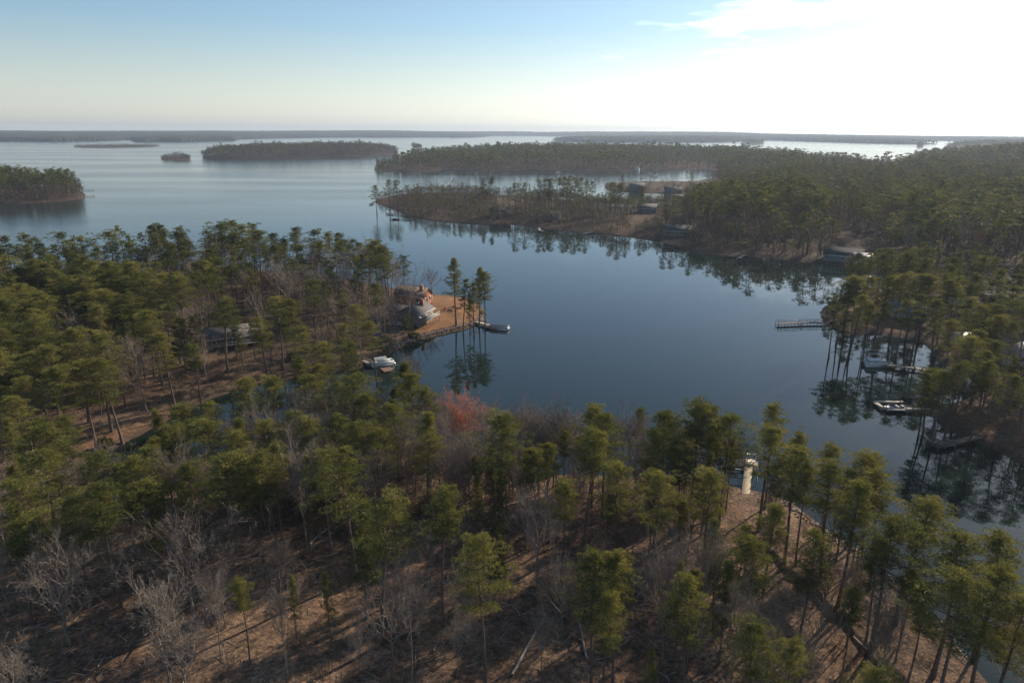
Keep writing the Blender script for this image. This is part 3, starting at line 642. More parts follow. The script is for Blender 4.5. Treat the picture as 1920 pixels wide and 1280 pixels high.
# right bank
scatter(ZS([(1560,600),(1600,548),(1700,530),(1960,520),(2150,600),(2000,760),(1860,740),(1840,700),(1800,650),(1740,640),(1700,628)]), 62, 4.0, mk(.68, 15, 21, [0, 1, 2, 7, 3], .9, 1.2, (9, 14)), 108)
scatter(ZS([(1750,775),(1860,745),(2100,760),(2250,1000),(1920,868),(1850,835)]), 48, 4.0, mk(.45, 12, 18, [0, 2, 3, 7], .8, 1.1, (8, 13)), 109)
# peninsula: brown thickets with pines
scatter(ZS([(745,380),(780,366),(1080,378),(1130,392),(1290,385),(1300,460),(1200,440),(1000,424),(780,408)]), 44, 3.8, mk(.38, 6, 13, [4, 8, 10, 11], 1.1, 1.5, (5, 11), 1.9), 110)
scatter(ZS([(1128,352),(1150,342),(1345,342),(1340,364),(1150,360)]), 95, 6.0, mk(.25, 7, 11, [2, 8], .8, 1.0, (5, 9), 1.3), 111)
# mainland, front part
scatter(ZS([(1290,388),(1300,466),(1430,478),(1560,494),(1720,514),(1960,520),(2300,560),(2300,420),(1920,400),(1500,392)]), 38, 4.4, mk(.60, 16, 23, [0, 1, 2, 7, 3], 1.15, 1.5, (11, 16), 1.4), 112)
# island on the left edge
scatter(ISL['F0'], 34, 4.0, mk(.62, 17, 22, [0, 1, 2, 3, 7], 1.1, 1.3, (8, 15), 1.4), 113, edge=3)

far_p, far_b = [], []
def mkf(pp, h0, h1, w0=1.0, w1=1.3, bh=None):
    def f(g, x, y, z):
        k_ = float(fbm(x / 70, y / 70, 62)) - .5; pine = g.uniform() < pp + 2.4 * k_; hh = g.uniform(h0, h1) if (pine or not bh) else g.uniform(*bh); hh *= .62 + .75 * float(vnoise(np.float64(x / 32), np.float64(y / 32), 63)) * g.uniform(.6, 1.1)
        (far_p if pine else far_b).append((x, y, z, hh, int(g.integers(0, 9)), g.uniform(w0, w1)))
    return f
HF = Hash(12.0)
patch = lambda x, y: .5
A1 = ZS([(1290,388),(1500,394),(1920,402),(2300,424),(2300,350),(1960,330),(1352,335),(1300,368)])
A2 = ZS([(1352,336),(1960,332),(2400,352),(2300,283),(1920,285),(1780,292),(1650,318),(1500,300),(1330,290),(1345,318)])
A3 = ZS([(697,322),(705,313),(800,295),(1000,288),(1340,291),(1350,320),(1110,324),(840,323)])
scatter(A1, 56, 5.4, mkf(.52, 14, 22, 1.6, 2.1, (10, 16)), 114, clear=False, hs=HF)
scatter(A2, 110, 7.0, mkf(.45, 14, 22, 1.9, 2.5, (11, 16)), 115, clear=False, hs=HF)
scatter(A3, 90, 6.5, mkf(.62, 13, 21, 1.5, 1.9, (10, 15)), 116, clear=False, hs=HF, edge=3)
for k, dn in (('F1', 90), ('F1a', 60), ('F3', 90), ('F4', 50), ('F5', 160), ('F6', 60), ('F8', 260)):
    lo = (3, 7) if k == 'F3' else (5, 10) if k == 'F1a' else (13, 20)
    scatter(ISL[k], dn, 6.0, mkf(.7, lo[0], lo[1], 1.4, 2.0), 120 + len(k) + dn, clear=False, hs=HF, edge=1)
scatter(F7, 700, 14, mkf(.6, 15, 22, 1.8, 2.4), 130, clear=False, hs=HF, edge=2)
# low growth that closes the wood along every far shore
HB = Hash(8.0)
for k, (pl, sp_) in enumerate(((MAIN, 3.5), (ISL['F1'], 5), (ISL['F1a'], 5), (ISL['F0'], 3.5), (ISL['F8'], 8))):
    scatter(pl, 20 if sp_ < 5 else 40, sp_, mkf(.55, 4, 9, 1.6, 2.4, (4, 8)), 140 + k, clear=True, hs=HB, edge=1.2, band=11)
# gaps in the stand: at the near dock and in front of the maple
GAPS = [((1388, 862, 1418, 925), 118), ((858, 772, 898, 830), 125)]
def gap_ok(t):
    D = math.hypot(t[0], t[1])
    for (u0, v0, u1, v1), dm in GAPS:
        if dm and D < dm:
            for f in (.5, .65, .8, .95):
                u, v = proj((t[0], t[1], t[2] + t[3] * f))
                if u0 - 10 < u < u1 + 10 and v0 < v < v1: return False
    return True
def low_ok(t):
    if len(t) > 6 and t[6]: return True
    u, v = proj((t[0], t[1], t[2] + t[3] * .97)); u, vb = proj((t[0], t[1], t[2])); return not (1120 < u < 1350 and v < 340 and vb > 337)
pines = [t for t in pines if low_ok(t)]; bares = [t for t in bares if low_ok(t)]; far_p = [t for t in far_p if low_ok(t)]; far_b = [t for t in far_b if low_ok(t)]
pines = [t for t in pines if gap_ok(t)]; bares = [t for t in bares if gap_ok(t)]
print('counts', len(pines), len(bares), len(far_p), len(far_b))
# ---------------------------------------------------------------- undergrowth: nobody could count the stems
def brush(name, polys, label, cat, mat, seed, hh=(.8, 2.6), lod=40):
    g = np.random.default_rng(seed); VV, TT = [], []
    for poly, dens in polys:
        lo, hi = poly.min(0), poly.max(0); n = int(np.prod(hi - lo) / dens); pts = g.uniform(lo, hi, (n, 2)); pts = pts[sdist(pts, poly) > 0]
        pts = pts[fbm(pts[:, 0] / 7, pts[:, 1] / 7, 41) > g.uniform(.3, .62, len(pts))]; pts = pts[clear_ok(pts)]
        z, rid, d = height(pts, True); m = d > .6; pts, z = pts[m], z[m]; n = len(pts)
        if not n: continue
        H = g.uniform(*hh, n)[:, None]; dr = unit(g.normal(0, .55, (n, lod, 3)) * [1, 1, .5] + [0, 0, .9])
        base = np.concatenate([pts, z[:, None]], 1)[:, None] + dr * g.uniform(0, .55, (n, lod, 1)) * H[..., None] + g.normal(0, .35, (n, lod, 3)) * [1, 1, 0] * H[..., None] * .5
        tip = base + unit(dr + g.normal(0, .4, dr.shape)) * H[..., None] * .5; sd = unit(np.cross(tip - base, g.normal(0, 1, dr.shape))) * .022 * (1 + np.hypot(pts[:, 0], pts[:, 1])[:, None, None] / 130)
        VV.append(np.stack([base - sd, base + sd, tip], 2).reshape(-1, 3)); TT.append(np.repeat(g.uniform(0, .7, n), lod * 3))
    V = np.concatenate(VV)
    tag(link(name, make_mesh(name, V, np.arange(len(V)).reshape(-1, 3), [mat], False, {'tint': np.concatenate(TT)})), label, cat, kind='stuff')
brush('undergrowth', [(ZS([(540,870),(860,850),(1400,920),(1400,990),(880,1040),(560,1040)]), 2.2), (ZS([(-200,960),(350,905),(560,870),(640,1080),(430,1130),(-200,1250)]), 5.0),
  (ZS([(-200,1250),(640,1090),(1290,1000),(1740,1330),(1750,1400),(-200,1400)]), 6.0), (ZS([(-300,905),(60,880),(300,770),(640,690),(740,640),(740,560),(480,508),(-300,548)]), 8.0),
  (ZS([(1290,990),(1395,925),(1570,1010),(1740,1150),(1900,1350),(1740,1330),(1480,1080)]), 8.0)],
  'leafless grey-brown brush covering the floor of the near wood', 'undergrowth', M_TWIGS, 51)
# ---------------------------------------------------------------- trees as objects
def in_view(t):
    u, v = proj((t[0], t[1], t[2] + t[3] * .6)); return (-60 < u < 1980) and (200 < v < 1420) and t[1] > 0
def app(t): return t[3] / math.hypot(t[0], t[1], CAM_H)
def place_tree(kind, protos, t, rot):
    x, y, z, h, pr, ws = t[:6]; base = PH if kind == 'pine_tree' else BH
    root = empty(kind, (x, y, z - .15), rot); s = h / base
    root.scale = (s * (.35 + .65 * ws) if kind == 'pine_tree' else s * ws, s * (.35 + .65 * ws) if kind == 'pine_tree' else s * ws, s)
    mt, mc = protos
    link('trunk', mt, root); link('crown' if kind == 'pine_tree' else 'branches', mc, root)
    return root
g0 = np.random.default_rng(77)
pv_ = sorted([t for t in pines if in_view(t)], key=app, reverse=True)
bv_ = sorted([t for t in bares if in_view(t)], key=app, reverse=True)
ind_p, ind_b = pv_[:300], bv_[:300]
sp, sb = set(map(id, ind_p)), set(map(id, ind_b))
rest_p = [t for t in pines if id(t) not in sp]; rest_b = [t for t in bares if id(t) not in sb]
TREES = []
for t in ind_p:
    r = place_tree('pine_tree', (PINES0 if app(t) > .085 else PINES1)[t[4]], t, g0.uniform(0, 6.28)); TREES.append(('p', t, r))
for t in ind_b:
    a = app(t); r = place_tree('bare_tree', (BARE0 if a > .07 else BARE1 if a > .03 else BARE2)[t[4]], t, g0.uniform(0, 6.28)); TREES.append(('b', t, r))
for k, t, r in TREES:
    r.rotation_euler.x = g0.normal(0, .03); r.rotation_euler.y = g0.normal(0, .03)

def stuff_trees(name, lst, kind, lodf, label, cat, pick=lambda t: True):
    lst = [t for t in lst if pick(t)]
    if not lst: return
    cache = {}; VV, F3, F4, TT, m3, m4 = [], [], [], [], [], []; off = 0; g = np.random.default_rng(len(lst))
    for t in lst:
        x, y, z, h, pr, ws = t[:6]; lod = lodf(math.hypot(x, y)); lod = 1 if (len(t) > 6 and t[6] and kind == 'pine') else lod; key = (pr, lod)
        if key not in cache:
            if kind == 'pine':
                tr, wd, nd, ti = build_pine(PINE_SPECS[pr % len(PINE_SPECS)], lod)
                V = np.concatenate([tr[0], wd[0], nd[0]]); q = np.concatenate([tr[1], wd[1] + len(tr[0])]); t3 = nd[1] + len(tr[0]) + len(wd[0])
                cache[key] = (V, q, t3, np.concatenate([np.zeros(len(tr[0]) + len(wd[0])), ti]))
            else:
                s, hh, sp2, fk = BARE_SPECS[pr % 6]; tr, br = bare_geo(s, BH, sp2, lod, fk)
                V = np.concatenate([tr[0], br[0]]); t3 = [f for f in br[1] if f.shape[1] == 3]; cache[key] = (V, np.concatenate([tr[1]] + [f + len(tr[0]) for f in br[1] if f.shape[1] == 4]), (t3[0] + len(tr[0])) if t3 else np.zeros((0, 3), int), g.uniform(0, .6, len(V)))
        V, q, t3, ti = cache[key]; base = PH if kind == 'pine' else BH
        s = h / base; w = s * (.35 + .65 * ws) if kind == 'pine' else s * ws; a = g.uniform(0, 6.28); ca, sa = math.cos(a), math.sin(a)
        W = np.empty_like(V); W[:, 0] = (V[:, 0] * ca - V[:, 1] * sa) * w + x; W[:, 1] = (V[:, 0] * sa + V[:, 1] * ca) * w + y; W[:, 2] = V[:, 2] * s + z - .15
        VV.append(W.astype(np.float32)); F4.append(q + off); F3.append(t3 + off); TT.append(ti + g.uniform(-.36, .06)); off += len(V)
    F4 = np.concatenate(F4); F3 = np.concatenate(F3)
    mi = np.concatenate([np.zeros(len(F4)), np.ones(len(F3))])
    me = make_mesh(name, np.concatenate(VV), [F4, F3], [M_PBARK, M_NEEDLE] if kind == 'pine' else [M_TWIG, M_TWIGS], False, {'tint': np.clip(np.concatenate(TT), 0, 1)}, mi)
    tag(link(name, me), label, cat, kind='stuff')
ld = lambda r: 1 if r < 330 else (2 if r < 1100 else 3)
stuff_trees('pine_woods', rest_p + far_p, 'pine', ld, 'dark green pines massed over the right shore, the peninsulas and the islands', 'pine wood')
stuff_trees('bare_woods', rest_b + far_b, 'bare', lambda r: 1 if r < 170 else (2 if r < 700 else 3), 'brown leafless thicket between the pines along the far shores', 'thicket')

# ---------------------------------------------------------------- wooded shore beyond the open lake: one far-off mass
Fm = np.isin(gid, [list(ALL).index('FAR') + 1, list(ALL).index('F7') + 1]) & (gd > -30)
can = gz + np.clip((gd + 6) / 14, 0, 1) * (14 + 7 * fbm(gx / 22, gy / 22, 31, 4) + 5 * (vnoise(gx / 60, gy / 60, 8) - .5))
fk = Fm[quads].all(1) & (gd[quads] > -6).any(1)
used = np.unique(quads[fk]); remap = np.full(len(gx), -1); remap[used] = np.arange(len(used))
cm, nt, b, out = new_mat('far_canopy'); co = objcoord(nt)
n1 = noise(nt, .012, 5, .65, co); n2 = noise(nt, .002, 3, .5, co)
c1 = ramp(nt, n1.outputs['Fac'], [(.35, (.028, .042, .02)), (.5, (.05, .055, .03)), (.65, (.095, .075, .055))])
nt.links.new(c1.outputs[0], b.inputs['Base Color']); b.inputs['Roughness'].default_value = 1; b.inputs['Specular IOR Level'].default_value = 0
me = make_mesh('distant_woods', np.stack([gx, gy, can], 1)[used], remap[quads[fk]], [cm])
tag(link('distant_woods', me), 'hazy blue-grey wooded shore along the horizon beyond the open lake', 'distant woods', kind='stuff')
# ---------------------------------------------------------------- built things
def W_(u, v, z=0.0): return unp(u, v, z)
def on_ground(u, v):
    z = 1.5
    for _ in range(4): x, y = unp(u, v, z); z = ground_at(x, y)
    return x, y, z
class MB:
    def __init__(s): s.p = []
    def box(s, c, d, rz=0.0, tilt=None):
        x, y, z = [q / 2 for q in d]
        V = np.array([[i, j, k] for i in (-x, x) for j in (-y, y) for k in (-z, z)], float)
        F = np.array([[0, 1, 3, 2], [4, 6, 7, 5], [0, 4, 5, 1], [2, 3, 7, 6], [0, 2, 6, 4], [1, 5, 7, 3]])
        if rz: V = V @ np.array([[math.cos(rz), math.sin(rz), 0], [-math.sin(rz), math.cos(rz), 0], [0, 0, 1]])
        s.p.append((V + np.array(c, float), F)); return s
    def cyl(s, a, b, r, r2=None, n=8):
        V, F = prisms([a], [b], r, r if r2 is None else r2, n); c = np.array([a, b], float); o = len(V)
        V = np.concatenate([V, c]); k = np.arange(n); k2 = (k + 1) % n
        F = np.concatenate([F, np.stack([k2, k, np.full(n, o), np.full(n, o)], 1), np.stack([n + k, n + k2, np.full(n, o + 1), np.full(n, o + 1)], 1)])
        s.p.append((V, F)); return s
    def path(s, pts, rad, n=6): s.p.append(tube(pts, rad, n)); return s
    def raw(s, V, F): s.p.append((np.array(V, float), np.array(F))); return s
    def build(s, name, mat, parent=None, smooth=False, loc=None):
        V, F = merge(s.p)
        tri = F[:, 2] == F[:, 3] if F.shape[1] == 4 else np.zeros(len(F), bool)
        return link(name, make_mesh(name, V, [F[~tri], F[tri][:, :3]], [mat], smooth), parent, loc)
Mt = {
 'beige': simple('beige_siding', (.20, .165, .13), .8, .12, 1.5), 'brick': simple('orange_brick', (.34, .13, .07), .85, .3, 5), 'brown': simple('brown_siding', (.16, .11, .08), .8, .2, 2),
 'white': simple('white_paint', (.72, .72, .70), .5, .08, 2), 'teal': simple('grey_green_siding', (.14, .17, .17), .7, .1, 1), 'blue': simple('pale_blue_siding', (.12, .145, .17), .7, .1, 1),
 'roof_g': simple('grey_shingles', (.13, .12, .115), .9, .25, 6, bump=.3), 'roof_b': simple('brown_shingles', (.17, .13, .10), .9, .25, 6, bump=.3), 'roof_d': simple('dark_shingles', (.04, .045, .05), .9, .3, 6, bump=.3),
 'roof_l': simple('pale_metal_roof', (.55, .55, .56), .4, .1, 1), 'glass': simple('window_glass', (.03, .035, .04), .08, .1, 1), 'wood': simple('weathered_planks', (.30, .26, .22), .8, .35, 4, bump=.3),
 'newwood': simple('new_yellow_planks', (.50, .40, .25), .75, .25, 4, bump=.3), 'redwood': simple('red_brown_planks', (.26, .14, .10), .8, .3, 4, bump=.3), 'post': simple('dark_posts', (.08, .065, .05), .85, .3, 4),
 'alu': simple('aluminium', (.62, .63, .65), .3, .08, 2, metal=.9), 'canvas': simple('grey_canvas', (.33, .36, .38), .8, .15, 2), 'navy': simple('navy_cover', (.03, .045, .08), .7, .2, 2),
 'cream': simple('cream_vinyl', (.66, .62, .54), .5, .08, 3), 'black': simple('black_plastic', (.02, .02, .022), .4, .2, 3), 'rock': simple('grey_rock', (.20, .15, .12), .9, .35, 1.2, bump=.5),
 'asph': simple('grey_drive', (.12, .11, .10), .9, .2, .6), 'silver': simple('silver_paint', (.45, .47, .5), .3, .05, 1, metal=.5), 'redp': simple('red_plastic', (.42, .05, .05), .5, .1, 1),
 'tarp': simple('blue_tarp', (.03, .05, .22), .6, .15, 2),
}
def house(name, u, v, L, Wd, eave, ridge, rot, wall, roof, label, cat='house', win=3, chim=None, deck=None, group=None, sink=.6):
    x, y, z = on_ground(u, v); root = empty(name, (x, y, z - .1), R_(rot)); tag(root, label, cat, group)
    l, w = L / 2, Wd / 2
    m = MB(); V = [[-w, -l, -sink], [w, -l, -sink], [w, l, -sink], [-w, l, -sink], [-w, -l, eave], [w, -l, eave], [w, l, eave], [-w, l, eave], [0, -l, ridge - .12], [0, l, ridge - .12]]
    m.raw(V, [[0, 1, 5, 4], [1, 2, 6, 5], [2, 3, 7, 6], [3, 0, 4, 7], [4, 5, 8, 8], [6, 7, 9, 9]]); m.build('wall', Mt[wall], root)
    o = .55; sl = (ridge - eave) / w; e = eave - o * sl
    m = MB()
    for s_ in (-1, 1):
        a = [[0, -l - o, ridge], [s_ * (w + o), -l - o, e], [s_ * (w + o), l + o, e], [0, l + o, ridge]]; bq = [[p[0], p[1], p[2] + .16] for p in a]
        m.raw(a + bq, [[0, 1, 2, 3], [4, 7, 6, 5], [0, 4, 5, 1], [1, 5, 6, 2], [2, 6, 7, 3], [3, 7, 4, 0]])
    rf = m.build('roof', Mt[roof], root)
    if chim: cm_ = MB().box((chim[0], chim[1], ridge - .2), (1.2, 1.0, 2.6)).box((chim[0], chim[1], ridge + 1.15), (1.35, 1.15, .18)).build('chimney', Mt[chim[2]], rf)
    fasc = MB()
    for s_ in (-1, 1): fasc.box((s_ * (w + o + .04), 0, e + .06), (.08, L + 2 * o, .22))
    fasc.build('fascia', Mt['white'], root)
    def window(cx, cyy, cz, ww, hh, side):
        f = MB(); 
        if side == 'x': d = (.08, ww, hh)
        else: d = (ww, .08, hh)
        f.box((cx, cyy, cz), d); fr = f.build('window', Mt['white'], root)
        sx = math.copysign(.03, cx) if side == 'x' else 0; sy = math.copysign(.03, cyy) if side != 'x' else 0
        d2 = (.06, ww - .24, hh - .24) if side == 'x' else (ww - .24, .06, hh - .24)
        MB().box((cx + sx, cyy + sy, cz), d2).build('pane', Mt['glass'], fr)
    for k in range(win):
        yy = -l + (k + .5) * L / win
        for s_ in (-1, 1): window(s_ * (w + .02), yy, eave * .55, 1.3, 1.4, 'x')
    if win:
        for xx in (-w * .5, w * .5): window(xx, -l - .02, eave * .55, 1.2, 1.4, 'y')
        dr = MB().box((0, -l - .03, 1.0), (1.0, .08, 2.1)).build('door', Mt['brown'], root)
    if deck:
        dx, dw, dz = deck; s_ = 1 if dx > 0 else -1
        d = MB().box((s_ * (w + dw / 2 + .03), 0, dz), (dw, L * .8, .18))
        for yy in np.linspace(-L * .38, L * .38, 5): d.box((s_ * (w + dw - .15), yy, dz / 2 - .4), (.18, .18, dz + .8))
        dk = d.build('deck', Mt['wood'], root); r = MB(); xr = s_ * (w + dw - .08)
        r.box((xr, 0, dz + 1.05), (.10, L * .8, .08)).box((xr, 0, dz + .3), (.06, L * .8, .06))
        for yy in np.linspace(-L * .4, L * .4, 13): r.box((xr, yy, dz + .58), (.07, .07, .9))
        r.build('railing', Mt['white'], dk)
    return root
house('beige_house', 780, 602, 11.5, 7.6, 4.0, 6.3, -22, 'beige', 'roof_g', 'beige gabled house with grey roof and side deck on the tan lawn point', chim=(1.4, 2.0, 'brick'), deck=(1, 3.2, 2.2))
house('garage_wing', 753, 597, 8, 7, 3.0, 5.0, 62, 'beige', 'roof_d', 'low dark-roofed garage just left of the beige house on the point', 'garage', win=0)
house('brick_house', 776, 566, 12, 8, 3.6, 6.0, 68, 'brick', 'roof_b', 'orange brick house with tall chimney behind the beige house on the point', chim=(-1.5, -4.4, 'brick'))
house('ranch_house', 437, 640, 17, 9.5, 3.0, 5.2, -62, 'brown', 'roof_g', 'long low house with grey roof and white railed deck among pines left of the cove', deck=(1, 2.6, 1.0), chim=(-1.2, -2, 'brick'))
house('dark_house', 381, 526, 9, 8, 3.4, 6.2, 80, 'brown', 'roof_d', 'dark-roofed house at the back of the left wood close to the open lake')
house('shore_house', 1580, 487, 18, 9, 3.2, 6.4, 60, 'teal', 'roof_d', 'long grey-green house on the shaded bank behind the upper right cove', win=5)
house('white_garage', 1615, 492, 8, 7, 3.0, 5.0, 76, 'white', 'roof_l', 'small white outbuilding right of the grey-green house on the upper right bank', 'garage', win=2)
house('blue_roof_house', 1700, 592, 12, 9, 3.2, 5.8, 60, 'blue', 'roof_g', 'pale blue house glimpsed through the pines above the arched inlet', deck=(-1, 2.5, 1.0))
house('lake_house', 1815, 568, 14, 10, 3.4, 6.2, 75, 'cream' if 'cream' in Mt else 'white', 'roof_d', 'cream house with dark roof in the pines near the right edge')
house('wide_house', 1905, 592, 18, 12, 3.4, 6.4, 70, 'beige', 'roof_g', 'wide beige house with grey roof cut by the right edge, above the lower one')
house('pale_roof_house', 1912, 672, 15, 9, 3.0, 5.0, 105, 'white', 'roof_l', 'white house with pale metal roof cut by the right edge of the photo')
house('boat_shed', 1797, 642, 5, 4, 2.2, 3.4, 80, 'white', 'roof_l', 'tiny white shed on the bank right of the arched inlet', 'shed', win=0)
house('gable_cottage', 908, 372, 16, 12, 3.2, 8.4, 10, 'brown', 'roof_d', 'dark steep-gabled cottage behind the conical pine on the far peninsula', 'cottage')
house('green_cottage', 938, 404, 15, 9, 3.4, 6.4, 85, 'brown', 'roof_d', 'dark green-roofed cottage amid the brown thicket near the peninsula shore', 'cottage')
house('porch_house', 1032, 410, 14, 9, 3.2, 6.0, 80, 'teal', 'roof_d', 'grey cottage with dark roof below the tall pine row on the peninsula', 'cottage')
house('blue_cottage', 1194, 354, 16, 10, 5.0, 8.0, 85, 'blue', 'roof_g', 'blue-grey two-storey house on the thin strip of land behind the peninsula')
house('strip_house', 1262, 357, 18, 10, 3.4, 6.4, 88, 'blue', 'roof_d', 'low blue house with dark roof at right end of the thin strip of land')
house('mid_house', 1213, 398, 14, 9, 3.4, 6.6, 75, 'teal', 'roof_g', 'grey-roofed house among trees at the root of the peninsula')
house('east_house', 1270, 440, 16, 9, 3.4, 6.4, 70, 'teal', 'roof_d', 'shaded green-grey house by the water where the peninsula joins the wood')
for k, (u, v, lb) in enumerate([(1150, 312, 'white cottage on the long far shore, left one of the two bright ones'), (1192, 317, 'white waterside cottage on the long far shore, right one of the two bright ones'), (1048, 315, 'pale cottage in trees on the long far shore, left of the bright ones'), (985, 306, 'grey cottage half hidden up the wooded slope of the long far shore')]):
    house('far_cottage', u, v, 12, 8, 2.8, 4.8, 80 - 25 * k, 'white' if k < 3 else 'teal', 'roof_g', lb, 'cottage', win=0, group='cottages on the long far shore')

# ---- docks
def seg_dock(name, pts, width, mat, label, z=.75, posts=True, rail=False, end=None, cat='dock', group=None):
    """pts in pixels; deck planks, posts and rails as parts"""
    p = np.array([unp(u, v, z) for u, v in pts]); c = p[-1]
    root = empty(name, (c[0], c[1], 0)); tag(root, label, cat, group); d = MB(); ps = MB(); rl = MB(); q = p - c
    for a, b_ in zip(q[:-1], q[1:]):
        L = np.hypot(*(b_ - a)); rz = math.atan2(*(b_ - a)[::-1]); n = max(2, int(L / .5)); dx = (b_ - a) / L; nx = np.array([-dx[1], dx[0]])
        for k in range(n):
            m_ = a + (b_ - a) * (k + .5) / n; d.box((m_[0], m_[1], z), (L / n - .05, width, .08), rz)
        d.box((*((a + b_) / 2), z - .12), (L, width * .8, .14), rz)
        for k in range(int(L / 2.6) + 2):
            m_ = a + (b_ - a) * min(1, k * 2.6 / L)
            for s_ in (-1, 1):
                e = m_ + nx * s_ * (width / 2 + .02); ps.cyl((*e, -1.5), (*e, z + .35), .09, n=6)
                if rail: rl.box((e[0], e[1], z + .55), (.08, .08, 1.0), rz)
        if rail:
            for s_ in (-1, 1):
                m_ = (a + b_) / 2 + nx * s_ * (width / 2 + .02)
                rl.box((*m_, z + 1.05), (L, .09, .08), rz); rl.box((*m_, z + .6), (L, .05, .06), rz)
    if end:
        ew, el, erz = end; d.box((0, 0, z + .05), (ew, el, .12), R_(erz)); ca, sa = math.cos(R_(erz)), math.sin(R_(erz))
        for i in (-1, 1):
            for j in (-1, 1): ex, ey = i * ew / 2 * .95, j * el / 2 * .95; ps.cyl((ex * ca - ey * sa, ex * sa + ey * ca, -1.5), (ex * ca - ey * sa, ex * sa + ey * ca, z + .9), .11, n=6)
    d.build('deck', Mt[mat], root); ps.build('posts' if False else 'piling', Mt['post'], root)
    if rail: rl.build('railing', Mt['wood'], root)
    return root
seg_dock('dock', [(876, 600), (888, 602), (921, 611)], 1.7, 'newwood', 'new yellow plank dock running out from the tan lawn point', end=(5, 3.2, -20))
seg_dock('dock', [(664, 670), (678, 676), (697, 684)], 1.4, 'wood', 'narrow grey gangway dock in the shaded cove below the point', rail=True)
seg_dock('swim_float', [(716, 694), (734, 691)], 3.6, 'redwood', 'red-brown swim float moored beside the covered boat in the cove', z=.35, cat='float')
seg_dock('dock', [(1543, 604), (1500, 605), (1457, 607)], 1.9, 'wood', 'long railed dock with low float pointing left from the right bank tip', rail=True)
seg_dock('dock', [(1768, 699), (1715, 690), (1662, 684)], 1.7, 'newwood', 'long pale dock crossing the arched inlet to the white boat')
seg_dock('dock', [(1744, 767), (1697, 766)], 1.5, 'wood', 'short grey walkway to the U-shaped slip on the right shore')
sl = empty('boat_slip', (*W_(1676, 765), 0)); tag(sl, 'U-shaped grey dock slip holding a dark boat near the right shore', 'dock'); m = MB()
for c, d in (((0, 2.6, .6), (7.5, 1.2, .2)), ((0, -2.6, .6), (6.5, 1.0, .2)), ((-3.6, 0, .6), (1.2, 4.0, .2))): m.box(c, d)
m.build('deck', Mt['wood'], sl); m = MB()
for i in (-3.5, 3): 
    for j in (-2.7, 2.7): m.cyl((i, j, -1.5), (i, j, 2.2), .1)
m.build('piling', Mt['post'], sl)
seg_dock('dock', [(1852, 815), (1800, 826), (1765, 832)], 1.8, 'post', 'dark dock in tree shade below the lower right shore', end=(5, 3, 15))
seg_dock('dock', [(1398, 926), (1401, 898), (1405, 868)], 1.5, 'newwood', 'pale sunlit dock between the near pines right of centre', z=.9, end=(3.2, 3.2, 0))
for k, (pp, lb) in enumerate([([(700, 380), (694, 383)], 'small dark dock at the very tip of the far peninsula'), ([(762, 386), (742, 383)], 'topmost of three dark docks left of the far peninsula'), ([(768, 404), (730, 401)], 'middle one of three dark docks left of the far peninsula'), ([(772, 411), (737, 410)], 'lowest of three dark docks left of the far peninsula'),
    ([(1010, 427), (1012, 433), (1018, 432)], 'short dock on the peninsula shore below the orange clearing'), ([(1050, 430), (1074, 427)], 'slanting dock on the peninsula shore left of the pale lawn'), ([(1122, 433), (1095, 437)], 'pale plank dock below the bright lawn of the peninsula'), ([(1190, 438), (1155, 439)], 'dock among moored boats right of the bright lawn'), ([(1215, 429), (1192, 439)], 'slanting walkway down to water right of the bright lawn'), ([(1282, 452), (1258, 454)], 'thin dock in the dark corner where the peninsula joins the wood'),
    ([(150, 357), (176, 356)], 'upper of two thin docks at the island on the left edge'), ([(158, 368), (177, 367)], 'lower of two thin docks at the island on the left edge'), ([(1400, 476), (1385, 484)], 'thin dock below the dark wood of the upper right shore')]):
    seg_dock('dock', pp, 2.2, 'wood' if k > 3 else 'post', lb, end=(5, 4, 0) if k in (1, 2, 3) else None, group='small docks on the far shores')
# frame over a slip
def boat_lift(u, v, rz, label, roof=None, w=3.4, l=6.5, h=2.8):
    x, y = W_(u, v); root = empty('boat_lift', (x, y, 0), R_(rz)); tag(root, label, 'boat lift'); m = MB()
    for i in (-1, 1):
        for j in (-1, 1): m.cyl((i * w / 2, j * l / 2, -1.5), (i * w / 2, j * l / 2, h), .09)
        m.box((i * w / 2, 0, h), (.14, l, .14))
    m.build('frame', Mt['alu'], root); mb = MB()
    for j in (-1.5, 1.5): mb.box((0, j, .25), (w, .25, .25))
    for i in (-.8, .8): mb.box((i, 0, .45), (.2, l * .7, .12))
    mb.build('cradle', Mt['white'], root)
    if roof: MB().box((0, 0, h + .12), (w + .5, l + .4, .14)).build('canopy', Mt[roof], root)
boat_lift(748, 384, 20, 'covered boat slip at topmost dark dock left of far peninsula', 'roof_d'); boat_lift(731, 402, 20, 'open frame boat lift on middle dark dock left of far peninsula')
boat_lift(1386, 880, 80, 'white railed boat lift left of the pale dock in the near pines')
boat_lift(1641, 676, 95, 'pale boat lift around the white boat in the arched inlet')
boat_lift(1272, 372, 90, 'big pale covered boathouse behind the root of the peninsula', 'canvas', 10, 12, 3)

